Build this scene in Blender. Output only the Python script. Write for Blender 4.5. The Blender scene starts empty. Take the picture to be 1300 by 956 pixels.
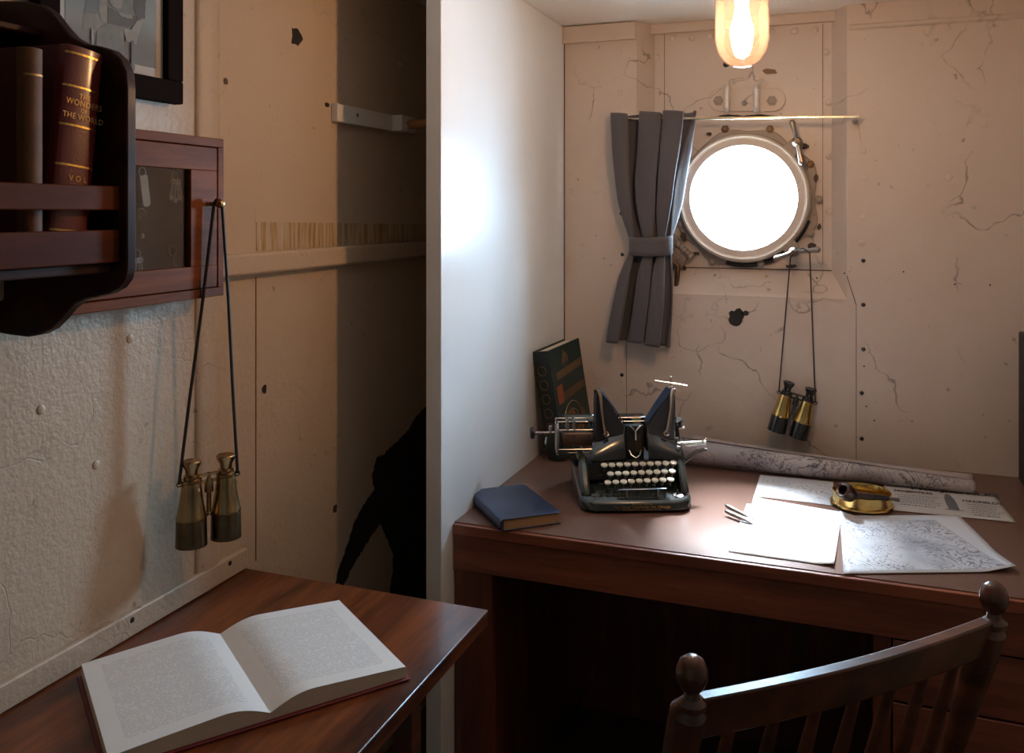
import bpy, bmesh, math, random
from mathutils import Vector, Matrix, noise
random.seed(7)
SC = bpy.context.scene
COL = SC.collection
PI = math.pi
# ---------------------------------------------------------------- camera
F = 1120.0; YAW = math.atan(423 / F); CY, SY = math.cos(YAW), math.sin(YAW); HC = 1.51
cam = bpy.data.cameras.new('camera'); camo = bpy.data.objects.new('camera', cam); COL.objects.link(camo)
cam.sensor_width = 36; cam.lens = F / 1300 * 36; cam.shift_y = -208 / 1300
camo.location = (0, 0, HC); camo.rotation_euler = (PI / 2, 0, YAW)
cam.clip_start = 0.02
SC.camera = camo
# ---------------------------------------------------------------- look
SC.view_settings.view_transform = 'Standard'; SC.view_settings.look = 'None'
SC.view_settings.gamma = 1; SC.view_settings.use_curve_mapping = False
SC.view_settings.exposure = 0.0
SC.cycles.use_denoising = True
SC.cycles.max_bounces = 8; SC.cycles.diffuse_bounces = 5; SC.cycles.glossy_bounces = 4
SC.cycles.transparent_max_bounces = 8; SC.cycles.caustics_reflective = False; SC.cycles.caustics_refractive = False
SC.cycles.sample_clamp_indirect = 60
SKY = 135.0; SUN = 200.0; LAMP = 315.0; ROOM = 3.2
# ---------------------------------------------------------------- sky: bright overcast daylight outside the hull
w = bpy.data.worlds.new('overcast_sky'); SC.world = w; w.use_nodes = True
bg = w.node_tree.nodes['Background']; bg.inputs[0].default_value = (.48, .75, 1, 1); bg.inputs[1].default_value = SKY
# hazy sun standing high outside the porthole
sl = bpy.data.lights.new('hazy_sun', 'SUN'); sl.energy = SUN; sl.angle = .40; sl.color = (.86, .93, 1)
so = bpy.data.objects.new('hazy_sun', sl); COL.objects.link(so)
so.location = (-1, 4.5, 5)
so.rotation_euler = Vector((-.09, .70, .84)).to_track_quat('Z', 'Y').to_euler()
# portal in the porthole opening helps the sky light find its way in
pl = bpy.data.lights.new('porthole_daylight', 'AREA'); pl.shape = 'ELLIPSE'; pl.size = .36; pl.size_y = .36; pl.cycles.is_portal = True
po = bpy.data.objects.new('porthole_daylight', pl); COL.objects.link(po)
po.location = (-.308, 3.05, 1.558); po.rotation_euler = (-PI / 2, 0, 0)

# ================================================================ helpers
def ray(px, py):
    u = (px - 650) / F; v = (270 - py) / F
    return Vector((-SY + u * CY, CY + u * SY, v))
def P(px, py, **k):
    d = ray(px, py); (ax, val), = k.items(); i = 'xyz'.index(ax)
    t = (val - (HC if i == 2 else 0)) / d[i]
    return Vector((t * d.x, t * d.y, HC + t * d.z))

class MB:
    """collects shapes into one bmesh"""
    def __init__(s): s.bm = bmesh.new()
    def box(s, a, b, M=None):
        x0, y0, z0 = a; x1, y1, z1 = b
        v = [Vector(p) for p in ((x0,y0,z0),(x1,y0,z0),(x1,y1,z0),(x0,y1,z0),(x0,y0,z1),(x1,y0,z1),(x1,y1,z1),(x0,y1,z1))]
        if M: v = [M @ p for p in v]
        v = [s.bm.verts.new(p) for p in v]
        for f in ((0,3,2,1),(4,5,6,7),(0,1,5,4),(1,2,6,5),(2,3,7,6),(3,0,4,7)): s.bm.faces.new([v[i] for i in f])
        return s
    def tube(s, pts, rad, seg=10, cap=True, flat=None):
        """tube through points; rad number or list; flat=(a,b) scales the section"""
        pts = [Vector(p) for p in pts]; n = len(pts)
        if not isinstance(rad, (list, tuple)): rad = [rad] * n
        rings = []; up = None
        for i, p in enumerate(pts):
            t = (pts[min(i + 1, n - 1)] - pts[max(i - 1, 0)]).normalized()
            if up is None:
                up = Vector((0, 0, 1)) if abs(t.z) < .9 else Vector((1, 0, 0))
            a = (up - t * up.dot(t)).normalized(); up = a; b = t.cross(a)
            fa, fb = flat or (1, 1)
            rings.append([s.bm.verts.new(p + (a * math.cos(2*PI*k/seg) * fa + b * math.sin(2*PI*k/seg) * fb) * rad[i]) for k in range(seg)])
        for r0, r1 in zip(rings, rings[1:]):
            for k in range(seg): s.bm.faces.new((r0[k], r0[(k+1) % seg], r1[(k+1) % seg], r1[k]))
        if cap:
            s.bm.faces.new(rings[0][::-1]); s.bm.faces.new(rings[-1])
        return s
    def lathe(s, prof, o=(0, 0, 0), axis=(0, 0, 1), seg=32, a0=0, a1=2*PI):
        """prof: (r, h) list along axis from o"""
        q = Vector((0, 0, 1)).rotation_difference(Vector(axis)).to_matrix().to_4x4(); M = Matrix.Translation(Vector(o)) @ q
        full = abs(a1 - a0 - 2*PI) < 1e-6
        m = seg if full else seg + 1
        rings = []
        for r, h in prof:
            if r < 1e-6: rings.append([s.bm.verts.new(M @ Vector((0, 0, h)))])
            else: rings.append([s.bm.verts.new(M @ Vector((r*math.cos(a0+(a1-a0)*k/seg), r*math.sin(a0+(a1-a0)*k/seg), h))) for k in range(m)])
        for A, B in zip(rings, rings[1:]):
            for k in range(seg):
                j = (k + 1) % m
                if len(A) == 1 and len(B) == 1: continue
                if len(A) == 1: s.bm.faces.new((A[0], B[j], B[k]))
                elif len(B) == 1: s.bm.faces.new((A[k], A[j], B[0]))
                else: s.bm.faces.new((A[k], A[j], B[j], B[k]))
        return s
    def cyl(s, p0, p1, r, r1=None, seg=20):
        return s.tube([p0, p1], [r, r if r1 is None else r1], seg)
    def ball(s, c, r, sc=(1, 1, 1), seg=20):
        M = Matrix.Translation(Vector(c)) @ Matrix.Diagonal((sc[0], sc[1], sc[2], 1))
        bmesh.ops.create_uvsphere(s.bm, u_segments=seg, v_segments=seg // 2 + 2, radius=r, matrix=M)
        return s
    def prism(s, pts, off):
        """polygon (3D points) extruded by vector off"""
        off = Vector(off); a = [s.bm.verts.new(Vector(p)) for p in pts]; b = [s.bm.verts.new(Vector(p) + off) for p in pts]
        n = len(a)
        s.bm.faces.new(a[::-1]); s.bm.faces.new(b)
        for i in range(n): s.bm.faces.new((a[i], a[(i+1) % n], b[(i+1) % n], b[i]))
        return s
    def grid(s, fn, nu, nv):
        V = [[s.bm.verts.new(fn(i / nu, j / nv)) for i in range(nu + 1)] for j in range(nv + 1)]
        for j in range(nv):
            for i in range(nu): s.bm.faces.new((V[j][i], V[j][i+1], V[j+1][i+1], V[j+1][i]))
        return s
    def torus(s, c, R, r, axis=(0, 0, 1), seg=40, ms=8, sc=1):
        q = Vector((0, 0, 1)).rotation_difference(Vector(axis)).to_matrix(); c = Vector(c)
        rings = []
        for i in range(seg):
            a = 2*PI*i/seg
            rings.append([s.bm.verts.new(c + q @ Vector(((R + r*math.cos(2*PI*k/ms))*math.cos(a), (R + r*math.cos(2*PI*k/ms))*math.sin(a)*sc, r*math.sin(2*PI*k/ms)))) for k in range(ms)])
        for i in range(seg):
            A, B = rings[i], rings[(i+1) % seg]
            for k in range(ms): s.bm.faces.new((A[k], B[k], B[(k+1) % ms], A[(k+1) % ms]))
        return s
    def build(s, name, m, parent=None, smooth=True, bevel=0, solid=0, sub=0, ang=35):
        bmesh.ops.recalc_face_normals(s.bm, faces=s.bm.faces)
        me = bpy.data.meshes.new(name); s.bm.to_mesh(me); s.bm.free()
        me.materials.append(m)
        o = bpy.data.objects.new(name, me); COL.objects.link(o)
        if parent is not None:
            o.parent = parent
        if smooth:
            me.shade_smooth(); me.set_sharp_from_angle(angle=math.radians(ang))
        if solid:
            md = o.modifiers.new('solid', 'SOLIDIFY'); md.thickness = solid; md.offset = 0
        if bevel:
            md = o.modifiers.new('bevel', 'BEVEL'); md.width = bevel; md.segments = 2; md.limit_method = 'ANGLE'; md.angle_limit = math.radians(40)
        if sub:
            md = o.modifiers.new('sub', 'SUBSURF'); md.levels = sub; md.render_levels = sub
        return o

def tag(o, label, cat, group=None):
    o['label'] = label; o['category'] = cat
    if group: o['group'] = group
    return o
def struct(o): o['kind'] = 'structure'; return o
def empty(name, loc=(0, 0, 0), rz=0, rot=None):
    o = bpy.data.objects.new(name, None); COL.objects.link(o); o.location = loc
    o.rotation_euler = rot if rot is not None else (0, 0, rz); o.empty_display_size = .05
    return o
def place(child_of, root):
    """children whose mesh is in world coordinates: keep them there"""
    bpy.context.view_layer.update()
    for c in child_of: c.matrix_parent_inverse = root.matrix_world.inverted()
def fix_parent(root):
    bpy.context.view_layer.update()
    for c in root.children: c.matrix_parent_inverse = root.matrix_world.inverted()

def lettering(name, s, size, o, xa, ya, m, parent, lift=.0004, spacing=1.0, align='CENTER', sx=1, bold=0):
    """text laid at o along xa (reading direction) and ya (up of the letters)"""
    cu = bpy.data.curves.new('t', 'FONT'); cu.body = s; cu.size = size; cu.align_x = align; cu.align_y = 'CENTER'
    cu.extrude = 0; cu.space_character = spacing; cu.offset = bold
    to = bpy.data.objects.new('t', cu); COL.objects.link(to)
    bpy.context.view_layer.update()
    me = bpy.data.meshes.new_from_object(to.evaluated_get(bpy.context.evaluated_depsgraph_get()))
    bpy.data.objects.remove(to); bpy.data.curves.remove(cu)
    xa = Vector(xa).normalized(); ya = Vector(ya).normalized(); n = xa.cross(ya)
    M = Matrix((( xa.x*sx, ya.x, n.x, o[0] + n.x*lift), (xa.y*sx, ya.y, n.y, o[1] + n.y*lift), (xa.z*sx, ya.z, n.z, o[2] + n.z*lift), (0,0,0,1)))
    me.transform(M); me.name = name; me.materials.clear(); me.materials.append(m)
    ob = bpy.data.objects.new(name, me); COL.objects.link(ob); ob.parent = parent
    return ob

# ---------------------------------------------------------------- materials
class NT:
    def __init__(s, name):
        s.m = bpy.data.materials.new(name); s.m.use_nodes = True; s.t = s.m.node_tree; s.n = s.t.nodes; s.l = s.t.links
        s.b = s.n['Principled BSDF']; s.out = s.n['Material Output']
        s.tc = s.n.new('ShaderNodeTexCoord').outputs['Object']
    def set(s, k, v):
        i = s.b.inputs[k]
        if hasattr(v, 'is_linked') or hasattr(v, 'node'): s.l.new(v, i)
        else: i.default_value = (*v, 1) if isinstance(v, tuple) and len(v) == 3 else v
        return s
    def math(s, op, a, b=0, c=None, clamp=False):
        n = s.n.new('ShaderNodeMath'); n.operation = op; n.use_clamp = clamp
        for i, x in enumerate((a, b) if c is None else (a, b, c)):
            if hasattr(x, 'node'): s.l.new(x, n.inputs[i])
            else: n.inputs[i].default_value = x
        return n.outputs[0]
    def map(s, sc=(1,1,1), rot=(0,0,0), loc=(0,0,0), v=None):
        n = s.n.new('ShaderNodeMapping'); n.inputs['Scale'].default_value = sc; n.inputs['Rotation'].default_value = rot; n.inputs['Location'].default_value = loc
        s.l.new(v or s.tc, n.inputs[0]); return n.outputs[0]
    def noise(s, scale, detail=3, rough=.5, v=None, dist=0, col=False):
        n = s.n.new('ShaderNodeTexNoise'); n.inputs['Scale'].default_value = scale; n.inputs['Detail'].default_value = detail
        n.inputs['Roughness'].default_value = rough; n.inputs['Distortion'].default_value = dist
        s.l.new(v or s.tc, n.inputs['Vector']); return n.outputs['Color' if col else 'Fac']
    def vor(s, scale, v=None, feat='F1', rnd=1, out='Distance'):
        n = s.n.new('ShaderNodeTexVoronoi'); n.feature = feat; n.inputs['Scale'].default_value = scale; n.inputs['Randomness'].default_value = rnd
        s.l.new(v or s.tc, n.inputs['Vector']); return n.outputs[out]
    def ramp(s, f, *st):
        n = s.n.new('ShaderNodeValToRGB'); e = n.color_ramp.elements
        while len(e) < len(st): e.new(.5)
        for q, (p, c) in zip(e, st): q.position = p; q.color = (*c, 1) if isinstance(c, tuple) else (c, c, c, 1)
        s.l.new(f, n.inputs[0]); return n.outputs[0]
    def mix(s, f, a, b):
        n = s.n.new('ShaderNodeMix'); n.data_type = 'RGBA'
        for i, x in ((0, f), (6, a), (7, b)):
            if hasattr(x, 'node'): s.l.new(x, n.inputs[i])
            else: n.inputs[i].default_value = (*x, 1) if isinstance(x, tuple) else x
        return n.outputs[2]
    def warp(s, v, scale, amt):
        nz = s.noise(scale, 2, .5, v, col=True)
        a = s.n.new('ShaderNodeVectorMath'); a.operation = 'SUBTRACT'; s.l.new(nz, a.inputs[0]); a.inputs[1].default_value = (.5,.5,.5)
        b = s.n.new('ShaderNodeVectorMath'); b.operation = 'SCALE'; s.l.new(a.outputs[0], b.inputs[0]); b.inputs['Scale'].default_value = amt
        c = s.n.new('ShaderNodeVectorMath'); c.operation = 'ADD'; s.l.new(v, c.inputs[0]); s.l.new(b.outputs[0], c.inputs[1])
        return c.outputs[0]
    def sep(s, v=None):
        n = s.n.new('ShaderNodeSeparateXYZ'); s.l.new(v or s.tc, n.inputs[0]); return n.outputs
    def bump(s, h, strength, dist=.002):
        n = s.n.new('ShaderNodeBump'); n.inputs['Strength'].default_value = strength; n.inputs['Distance'].default_value = dist
        s.l.new(h, n.inputs['Height']); s.l.new(n.outputs[0], s.b.inputs['Normal']); return s

def plain(name, col, rough=.5, metal=0, coat=0, spec=.5, var=.12, vs=40, bump=0, bs=200):
    t = NT(name)
    if var:
        f = t.noise(vs, 3)
        t.set('Base Color', t.mix(f, tuple(c * (1 - var) for c in col), tuple(min(1, c * (1 + var)) for c in col)))
    else: t.set('Base Color', col)
    t.set('Roughness', rough); t.set('Metallic', metal); t.set('Coat Weight', coat); t.set('Coat Roughness', .15); t.set('Specular IOR Level', spec)
    if bump: t.bump(t.noise(bs, 3), bump, .001)
    return t.m

def painted(name, col, rough=.42, orange=.35, cracks=0., oscale=70, stains=.25, stain=(.33, .2, .09), coat=0, big=.0):
    """old marine gloss paint: orange peel, mottling, fine wandering cracks"""
    t = NT(name)
    f = t.noise(2.2, 5, .6)
    c = t.mix(f, tuple(x * .93 for x in col), tuple(min(1, x * 1.06) for x in col))
    if stains:
        st = t.ramp(t.noise(1.7, 8, .68, t.map(loc=(3, 1, 2))), (.56, 0.), (.74, stains))
        c = t.mix(st, c, stain)
        sp = t.ramp(t.noise(38, 2, .5), (.72, 0.), (.78, .55))
        c = t.mix(sp, c, tuple(x * .55 for x in stain))
    h = t.noise(oscale, 3, .55)
    if big:
        h = t.math('ADD', h, t.math('MULTIPLY', t.noise(14, 2), big))
    if cracks:
        v = t.warp(t.tc, 5.5, .28); v = t.warp(v, 28, .035)
        d = t.vor(3.1, v, 'DISTANCE_TO_EDGE')
        ln = t.ramp(d, (.0, 1.), (.011, .0))
        mk = t.ramp(t.noise(3.3, 3, .6, t.map(loc=(9, 4, 5))), (.47, 0.), (.56, 1.))
        ln = t.math('MULTIPLY', ln, mk)
        c = t.mix(t.math('MULTIPLY', ln, cracks), c, tuple(x * .40 for x in col))
        h = t.math('SUBTRACT', h, t.math('MULTIPLY', ln, 1.6*cracks))
    t.set('Base Color', c); t.set('Roughness', rough); t.set('Coat Weight', coat); t.set('Coat Roughness', .2)
    t.bump(h, orange, .003)
    return t.m

def wood(name, dark, light, scale=1, axis='y', rough=.32, coat=.5, fig=1, spec=.5):
    t = NT(name); t.set('Specular IOR Level', spec)
    sc = {'x': (1.6, 16, 16), 'y': (16, 1.6, 16), 'z': (16, 16, 1.6)}[axis]
    v = t.map(tuple(q * scale for q in sc))
    v = t.warp(v, .5, .9 * fig)
    f = t.noise(1.1, 6, .62, v)
    fine = t.noise(9, 4, .7, v)
    g = t.math('ADD', t.math('MULTIPLY', f, .8), t.math('MULTIPLY', fine, .25))
    t.set('Base Color', t.ramp(g, (.36, dark), (.52, tuple((a+b)/2 for a, b in zip(dark, light))), (.66, light)))
    t.set('Roughness', rough); t.set('Coat Weight', coat); t.set('Coat Roughness', .12)
    t.bump(fine, .12, .0008)
    return t.m

def chart(name, base, ink, o, ux, uy, W, H, mode='map', seed=0, dens=7, frame=True, margin=.02, top=.0, strength=.8):
    """printed paper; o corner in object space, ux/uy unit vectors along its sides"""
    t = NT(name)
    n = t.n.new('ShaderNodeVectorMath'); n.operation = 'SUBTRACT'; t.l.new(t.tc, n.inputs[0]); n.inputs[1].default_value = o
    def dot(a):
        d = t.n.new('ShaderNodeVectorMath'); d.operation = 'DOT_PRODUCT'; t.l.new(n.outputs[0], d.inputs[0]); d.inputs[1].default_value = a; return d.outputs['Value']
    U, V = dot(ux), dot(uy)
    def inside(x, a, b): return t.math('MULTIPLY', t.math('GREATER_THAN', x, a), t.math('LESS_THAN', x, b))
    box = t.math('MULTIPLY', inside(U, margin, W - margin), inside(V, margin, H - margin - top))
    if mode == 'map':
        v = t.map(loc=(seed, seed * 2, 0))
        a = t.noise(dens, 4, .55, v, dist=.6)
        fr = t.math('FRACT', t.math('MULTIPLY', a, 17))
        ln = t.ramp(fr, (.0, 1.), (.22, .0), (.78, 0.), (1, 1.))
        mk = t.ramp(t.noise(dens * .8, 3, .6, t.map(loc=(4 + seed, 1, 0))), (.38, .25), (.54, 1.))
        ink_f = t.math('MULTIPLY', ln, mk)
        speck = t.ramp(t.noise(170, 2, .6), (.54, 0.), (.60, .9))
        speck = t.math('MULTIPLY', speck, t.ramp(t.noise(dens * 2.3, 3, .6), (.46, 0.), (.6, 1.)))
        tone = t.ramp(t.noise(dens * .55, 3, .5, t.map(loc=(seed, 7, 0))), (.45, 0.), (.55, .38))
        ink_f = t.math('MAXIMUM', t.math('MAXIMUM', ink_f, speck), tone)
    else:                                       # rows of small print
        pitch = dens
        row = t.math('FRACT', t.math('DIVIDE', V, pitch))
        on = t.ramp(row, (.28, 0.), (.34, 1.), (.66, 1.), (.72, 0.))
        sc = t.n.new('ShaderNodeCombineXYZ'); t.l.new(t.math('MULTIPLY', U, 900), sc.inputs[0]); t.l.new(t.math('MULTIPLY', t.math('FLOOR', t.math('DIVIDE', V, pitch)), 3.7), sc.inputs[1])
        ch = t.ramp(t.noise(1, 2, .6, sc.outputs[0]), (.40, 0.), (.50, 1.))
        sc2 = t.n.new('ShaderNodeCombineXYZ'); t.l.new(t.math('MULTIPLY', U, 160), sc2.inputs[0]); t.l.new(t.math('MULTIPLY', t.math('FLOOR', t.math('DIVIDE', V, pitch)), 5.1), sc2.inputs[1])
        wd = t.ramp(t.noise(1, 1, .5, sc2.outputs[0]), (.36, 0.), (.42, 1.))
        ink_f = t.math('MULTIPLY', t.math('MULTIPLY', on, ch), wd)
    ink_f = t.math('MULTIPLY', ink_f, box)
    if frame:
        lw = .0007
        def line(x, a): return t.math('LESS_THAN', t.math('ABSOLUTE', t.math('SUBTRACT', x, a)), lw)
        m2 = margin - .003
        ou = t.math('MULTIPLY', inside(U, m2 - lw, W - m2 + lw), inside(V, m2 - lw, H - m2 - top + lw))
        fr2 = t.math('MAXIMUM', t.math('MAXIMUM', line(U, m2), line(U, W - m2)), t.math('MAXIMUM', line(V, m2), line(V, H - m2 - top)))
        ink_f = t.math('MAXIMUM', ink_f, t.math('MULTIPLY', fr2, ou))
    pf = t.noise(30, 3)
    t.set('Base Color', t.mix(t.math('MULTIPLY', ink_f, strength), t.mix(pf, tuple(x * .96 for x in base), base), ink))
    t.set('Roughness', .45); t.set('Specular IOR Level', .35)
    t.bump(pf, .08, .001)
    return t.m

CREAM = (.60, .50, .42)
M = {}
M['hull'] = painted('cream_hull_paint', CREAM, .40, .25, cracks=.95, oscale=55, stains=.16, big=.4)
M['left'] = painted('cream_side_paint', (.57, .45, .335), .45, .55, cracks=.22, oscale=95, stains=.16, big=1.3)
M['panel'] = painted('white_partition_gloss', (.76, .79, .80), .24, .10, oscale=30, stains=.0, coat=.0)
M['panel'].node_tree.nodes['Principled BSDF'].inputs['Specular IOR Level'].default_value = .22
M['ceil'] = painted('white_ceiling_gloss', (.88, .88, .83), .24, .08, oscale=30, stains=0, coat=.4)
M['room'] = painted('room_paint', (.42, .35, .27), .5, .2, stains=0)
M['floor'] = wood('dark_floor_boards', (.05, .03, .02), (.12, .07, .04), .5, 'y')
M['rim'] = painted('grimy_window_paint', (.34, .28, .23), .42, .6, oscale=90, stains=.8, stain=(.10, .065, .045), cracks=.5)
M['rimclean'] = painted('window_ring_paint', (.60, .51, .43), .33, .2, oscale=90, stains=.2)
M['rimwhite'] = painted('worn_white_edge', (.86, .84, .79), .3, .1, stains=0)
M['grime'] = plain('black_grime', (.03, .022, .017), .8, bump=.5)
M['grimeb'] = plain('brown_grime', (.06, .042, .03), .7, var=.5, vs=90, bump=.5)
M['seamline'] = plain('brown_seam', (.11, .075, .05), .7)
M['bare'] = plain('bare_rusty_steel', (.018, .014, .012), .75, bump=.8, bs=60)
M['residue'] = None
M['mahog'] = wood('mahogany', (.035, .0085, .0035), (.16, .045, .016), 1, 'y', .30, .6)
M['mahogx'] = wood('desk_mahogany', (.12, .034, .020), (.34, .105, .055), 1, 'x', .36, .35, .6)
M['mahogz'] = wood('panel_mahogany', (.06, .015, .008), (.20, .056, .026), 1, 'z', .45, .3, .6)
M['tablewood'] = wood('table_mahogany', (.026, .006, .0022), (.27, .072, .020), .75, 'y', .36, .12, 1.3, .4)
M['shelfwood'] = wood('bookshelf_mahogany', (.014, .003, .0016), (.050, .011, .005), 1, 'y', .45, .04, 1, .2)
M['cabwood'] = wood('cabinet_teak', (.085, .022, .006), (.225, .062, .014), 1, 'y', .55, .0, 1, .12)
M['railwood'] = wood('rail_mahogany', (.05, .011, .003), (.13, .026, .005), 1, 'y', .55, 0, 1, .10)
M['lino'] = plain('brown_lino', (.165, .088, .064), .27, var=.10, vs=120, spec=.34, bump=.15, bs=300)
M['steel'] = plain('worn_nickel', (.62, .60, .57), .22, 1, var=.15)
M['dullsteel'] = plain('dull_steel', (.35, .33, .31), .38, 1, var=.3)
M['brass'] = plain('polished_brass', (.72, .50, .18), .20, 1, var=.18, vs=60)
M['oldbrass'] = plain('tarnished_brass', (.34, .24, .12), .26, 1, var=.45, vs=35)
M['darkbrass'] = plain('blackened_brass', (.13, .095, .055), .32, 1, var=.5, vs=35)
M['bronze'] = plain('brown_bronze', (.13, .085, .055), .42, .8, var=.4)
M['blackgloss'] = plain('black_enamel', (.010, .011, .011), .20, 0, coat=.6, var=.2, spec=.6)
M['greenblack'] = plain('green_black_enamel', (.014, .022, .018), .24, 0, coat=.7, var=.25)
M['black'] = plain('matt_black', (.012, .011, .011), .55, var=.1)
M['leather'] = plain('black_leather', (.014, .012, .012), .42, bump=.4, bs=400)
M['strap'] = plain('dark_strap', (.018, .014, .013), .55)
M['cord'] = plain('brown_cord', (.035, .022, .016), .7)
M['ivory'] = plain('ivory_key', (.80, .74, .60), .22, coat=.3, var=.06)
M['gold'] = plain('gilt', (.62, .40, .12), .35, 1, var=.2)
M['gilt_dull'] = plain('faded_gilt', (.42, .26, .09), .45, .6, var=.3)
M['ink'] = plain('printing_ink', (.03, .03, .035), .6, var=0)
M['inkgrey'] = plain('grey_ink', (.16, .17, .21), .6, var=0)
M['blued'] = plain('blued_steel', (.07, .085, .12), .3, 1, var=.3)
M['rubber'] = plain('hard_rubber', (.012, .013, .015), .35)
M['briar'] = plain('dark_briar', (.035, .012, .008), .28, coat=.5, var=.4, vs=80)
M['chairwood'] = wood('old_chair_wood', (.028, .009, .004), (.15, .045, .018), 1.3, 'x', .30, .35)
M['whitepaint'] = plain('white_gloss_wood', (.72, .70, .66), .4, var=.04)
M['pinewood'] = wood('varnished_pine', (.30, .14, .05), (.5, .26, .10), 1, 'x', .4, .3)
M['redbook'] = plain('red_leather', (.145, .014, .014), .35, coat=.35, var=.25, vs=50, bump=.3, bs=350)
M['redcloth'] = plain('dark_red_cloth', (.085, .010, .010), .6, var=.2, bump=.3, bs=600)
M['tan'] = plain('worn_tan_leather', (.15, .055, .014), .7, var=.45, vs=45, bump=.3)
M['bluecloth'] = plain('navy_cloth', (.018, .035, .085), .34, var=.2, vs=60, bump=.35, bs=700, spec=.6)
M['pages_tan'] = plain('browned_page_edges', (.42, .25, .12), .7, var=.2, vs=200)
M['pages'] = plain('cream_page_edges', (.66, .58, .46), .7, var=.12, vs=300)
M['maroon'] = plain('maroon_cover', (.17, .022, .032), .5, var=.15)
M['greencloth'] = plain('dark_green_cloth', (.008, .026, .020), .45, var=.2, bump=.3, bs=700)
M['greenspine'] = plain('worn_green_spine', (.010, .020, .015), .5, var=.3, bump=.3, bs=500)
M['ochre'] = plain('ochre_print', (.11, .062, .022), .6, var=.3)
M['orange'] = plain('faded_orange_print', (.30, .07, .02), .6, var=.2)
M['picframe'] = plain('black_brown_frame', (.012, .006, .004), .85, spec=.03)
M['mat'] = plain('white_mount', (.62, .55, .47), .7, var=.03)
M['shell'] = plain('shell_engraving', (.12, .12, .13), .6, var=.7, vs=400)

t = NT('scraped_glue_residue')
s_ = t.noise(1, 4, .7, t.map((90, 90, 5)))
t.set('Base Color', t.ramp(s_, (.3, (.20, .11, .045)), (.46, (.46, .30, .13)), (.52, (.50, .41, .30)), (.7, (.60, .50, .38)))); t.set('Roughness', .6); t.bump(s_, .6, .004)
M['residue'] = t.m
t = NT('grey_curtain_cloth')
wv = t.math('ADD', t.noise(1, 1, .5, t.map((900, 900, 90))), t.noise(1, 1, .5, t.map((90, 90, 900))))
t.set('Base Color', t.ramp(wv, (.35, (.036, .031, .034)), (.65, (.088, .078, .082)))); t.set('Roughness', .85); t.set('Sheen Weight', .25); t.bump(wv, .25, .001)
M['curtain'] = t.m
# clear pane: mostly lets light through, mirrors at glancing angles
def pane(name, tint=(1, 1, 1), refl=.35, milk=0, milkcol=(1, .84, .86)):
    t = NT(name); n, l = t.n, t.l
    tr = n.new('ShaderNodeBsdfTransparent'); tr.inputs[0].default_value = (*tint, 1)
    gl = n.new('ShaderNodeBsdfGlossy'); gl.inputs['Roughness'].default_value = .03
    fr = n.new('ShaderNodeFresnel'); fr.inputs[0].default_value = 1.5
    mx = n.new('ShaderNodeMixShader'); l.new(t.math('MULTIPLY', fr.outputs[0], refl), mx.inputs[0]); l.new(tr.outputs[0], mx.inputs[1]); l.new(gl.outputs[0], mx.inputs[2])
    o = mx.outputs[0]
    if milk:
        tl = n.new('ShaderNodeBsdfTranslucent'); tl.inputs[0].default_value = (*milkcol, 1)
        m2 = n.new('ShaderNodeMixShader'); m2.inputs[0].default_value = milk; l.new(o, m2.inputs[1]); l.new(tl.outputs[0], m2.inputs[2]); o = m2.outputs[0]
    l.new(o, t.out.inputs[0]); return t.m
M['glass'] = pane('clear_glass')
M['dimglass'] = pane('dusty_cabinet_glass', (.85, .85, .85), .35)
M['lampglass'] = pane('smoky_lamp_glass', (.97, .93, .88), 1.0, .010)
t = NT('lit_bulb'); t.set('Base Color', (1, .9, .7)); t.set('Emission Color', (1, .58, .29)); t.set('Emission Strength', LAMP); M['bulb'] = t.m

# ================================================================ the room shell
XL, XR, YB, YF, ZC = -1.204, .80, 2.886, -.8, 2.145
PX0, PX1, PY0 = -.94, -.90, 1.905        # partition
struct(MB().box((XL - .1, YF - .1, -.05), (XR + .1, YB + .3, 0)).build('floor', M['floor'], smooth=False))
struct(MB().box((XL - .1, YF - .1, ZC), (XR + .1, YB + .3, ZC + .06)).build('ceiling', M['ceil'], smooth=False))
wl = struct(MB().box((XL - .08, YF - .1, 0), (XL, YB + .3, ZC)).build('wall_left', M['left'], smooth=False))
struct(MB().box((XR, YF - .1, 0), (XR + .08, YB + .3, ZC)).build('wall_right', M['room'], smooth=False))
struct(MB().box((XL - .08, YF - .1, 0), (XR + .08, YF, ZC)).build('wall_front', M['room'], smooth=False))
struct(MB().box((PX0, PY0, 0), (PX1, YB + .02, ZC)).build('wall_inner', M['panel'], bevel=.002))
# hull side with its window bay
BX0, BX1, BZ0 = -.648, .005, 1.245       # bay in the face of the lining
CX0, CX1, CZ0, CYB = -.603, -.040, 1.325, 2.966
m = MB(); b = m.bm
def quad(*p): b.faces.new([b.verts.new(Vector(q)) for q in p])
x0, x1 = XL - .05, XR + .05
quad((x0, YB, 0), (x1, YB, 0), (x1, YB, BZ0), (x0, YB, BZ0))
quad((x0, YB, BZ0), (BX0, YB, BZ0), (BX0, YB, ZC), (x0, YB, ZC))
quad((BX1, YB, BZ0), (x1, YB, BZ0), (x1, YB, ZC), (BX1, YB, ZC))
quad((BX0, YB, BZ0), (BX1, YB, BZ0), (CX1, CYB, CZ0), (CX0, CYB, CZ0))
quad((BX0, YB, BZ0), (CX0, CYB, CZ0), (CX0, CYB, ZC), (BX0, YB, ZC))
quad((BX1, YB, BZ0), (BX1, YB, ZC), (CX1, CYB, ZC), (CX1, CYB, CZ0))
PC = Vector((-.308, CYB, 1.558)); PR = .185
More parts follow.
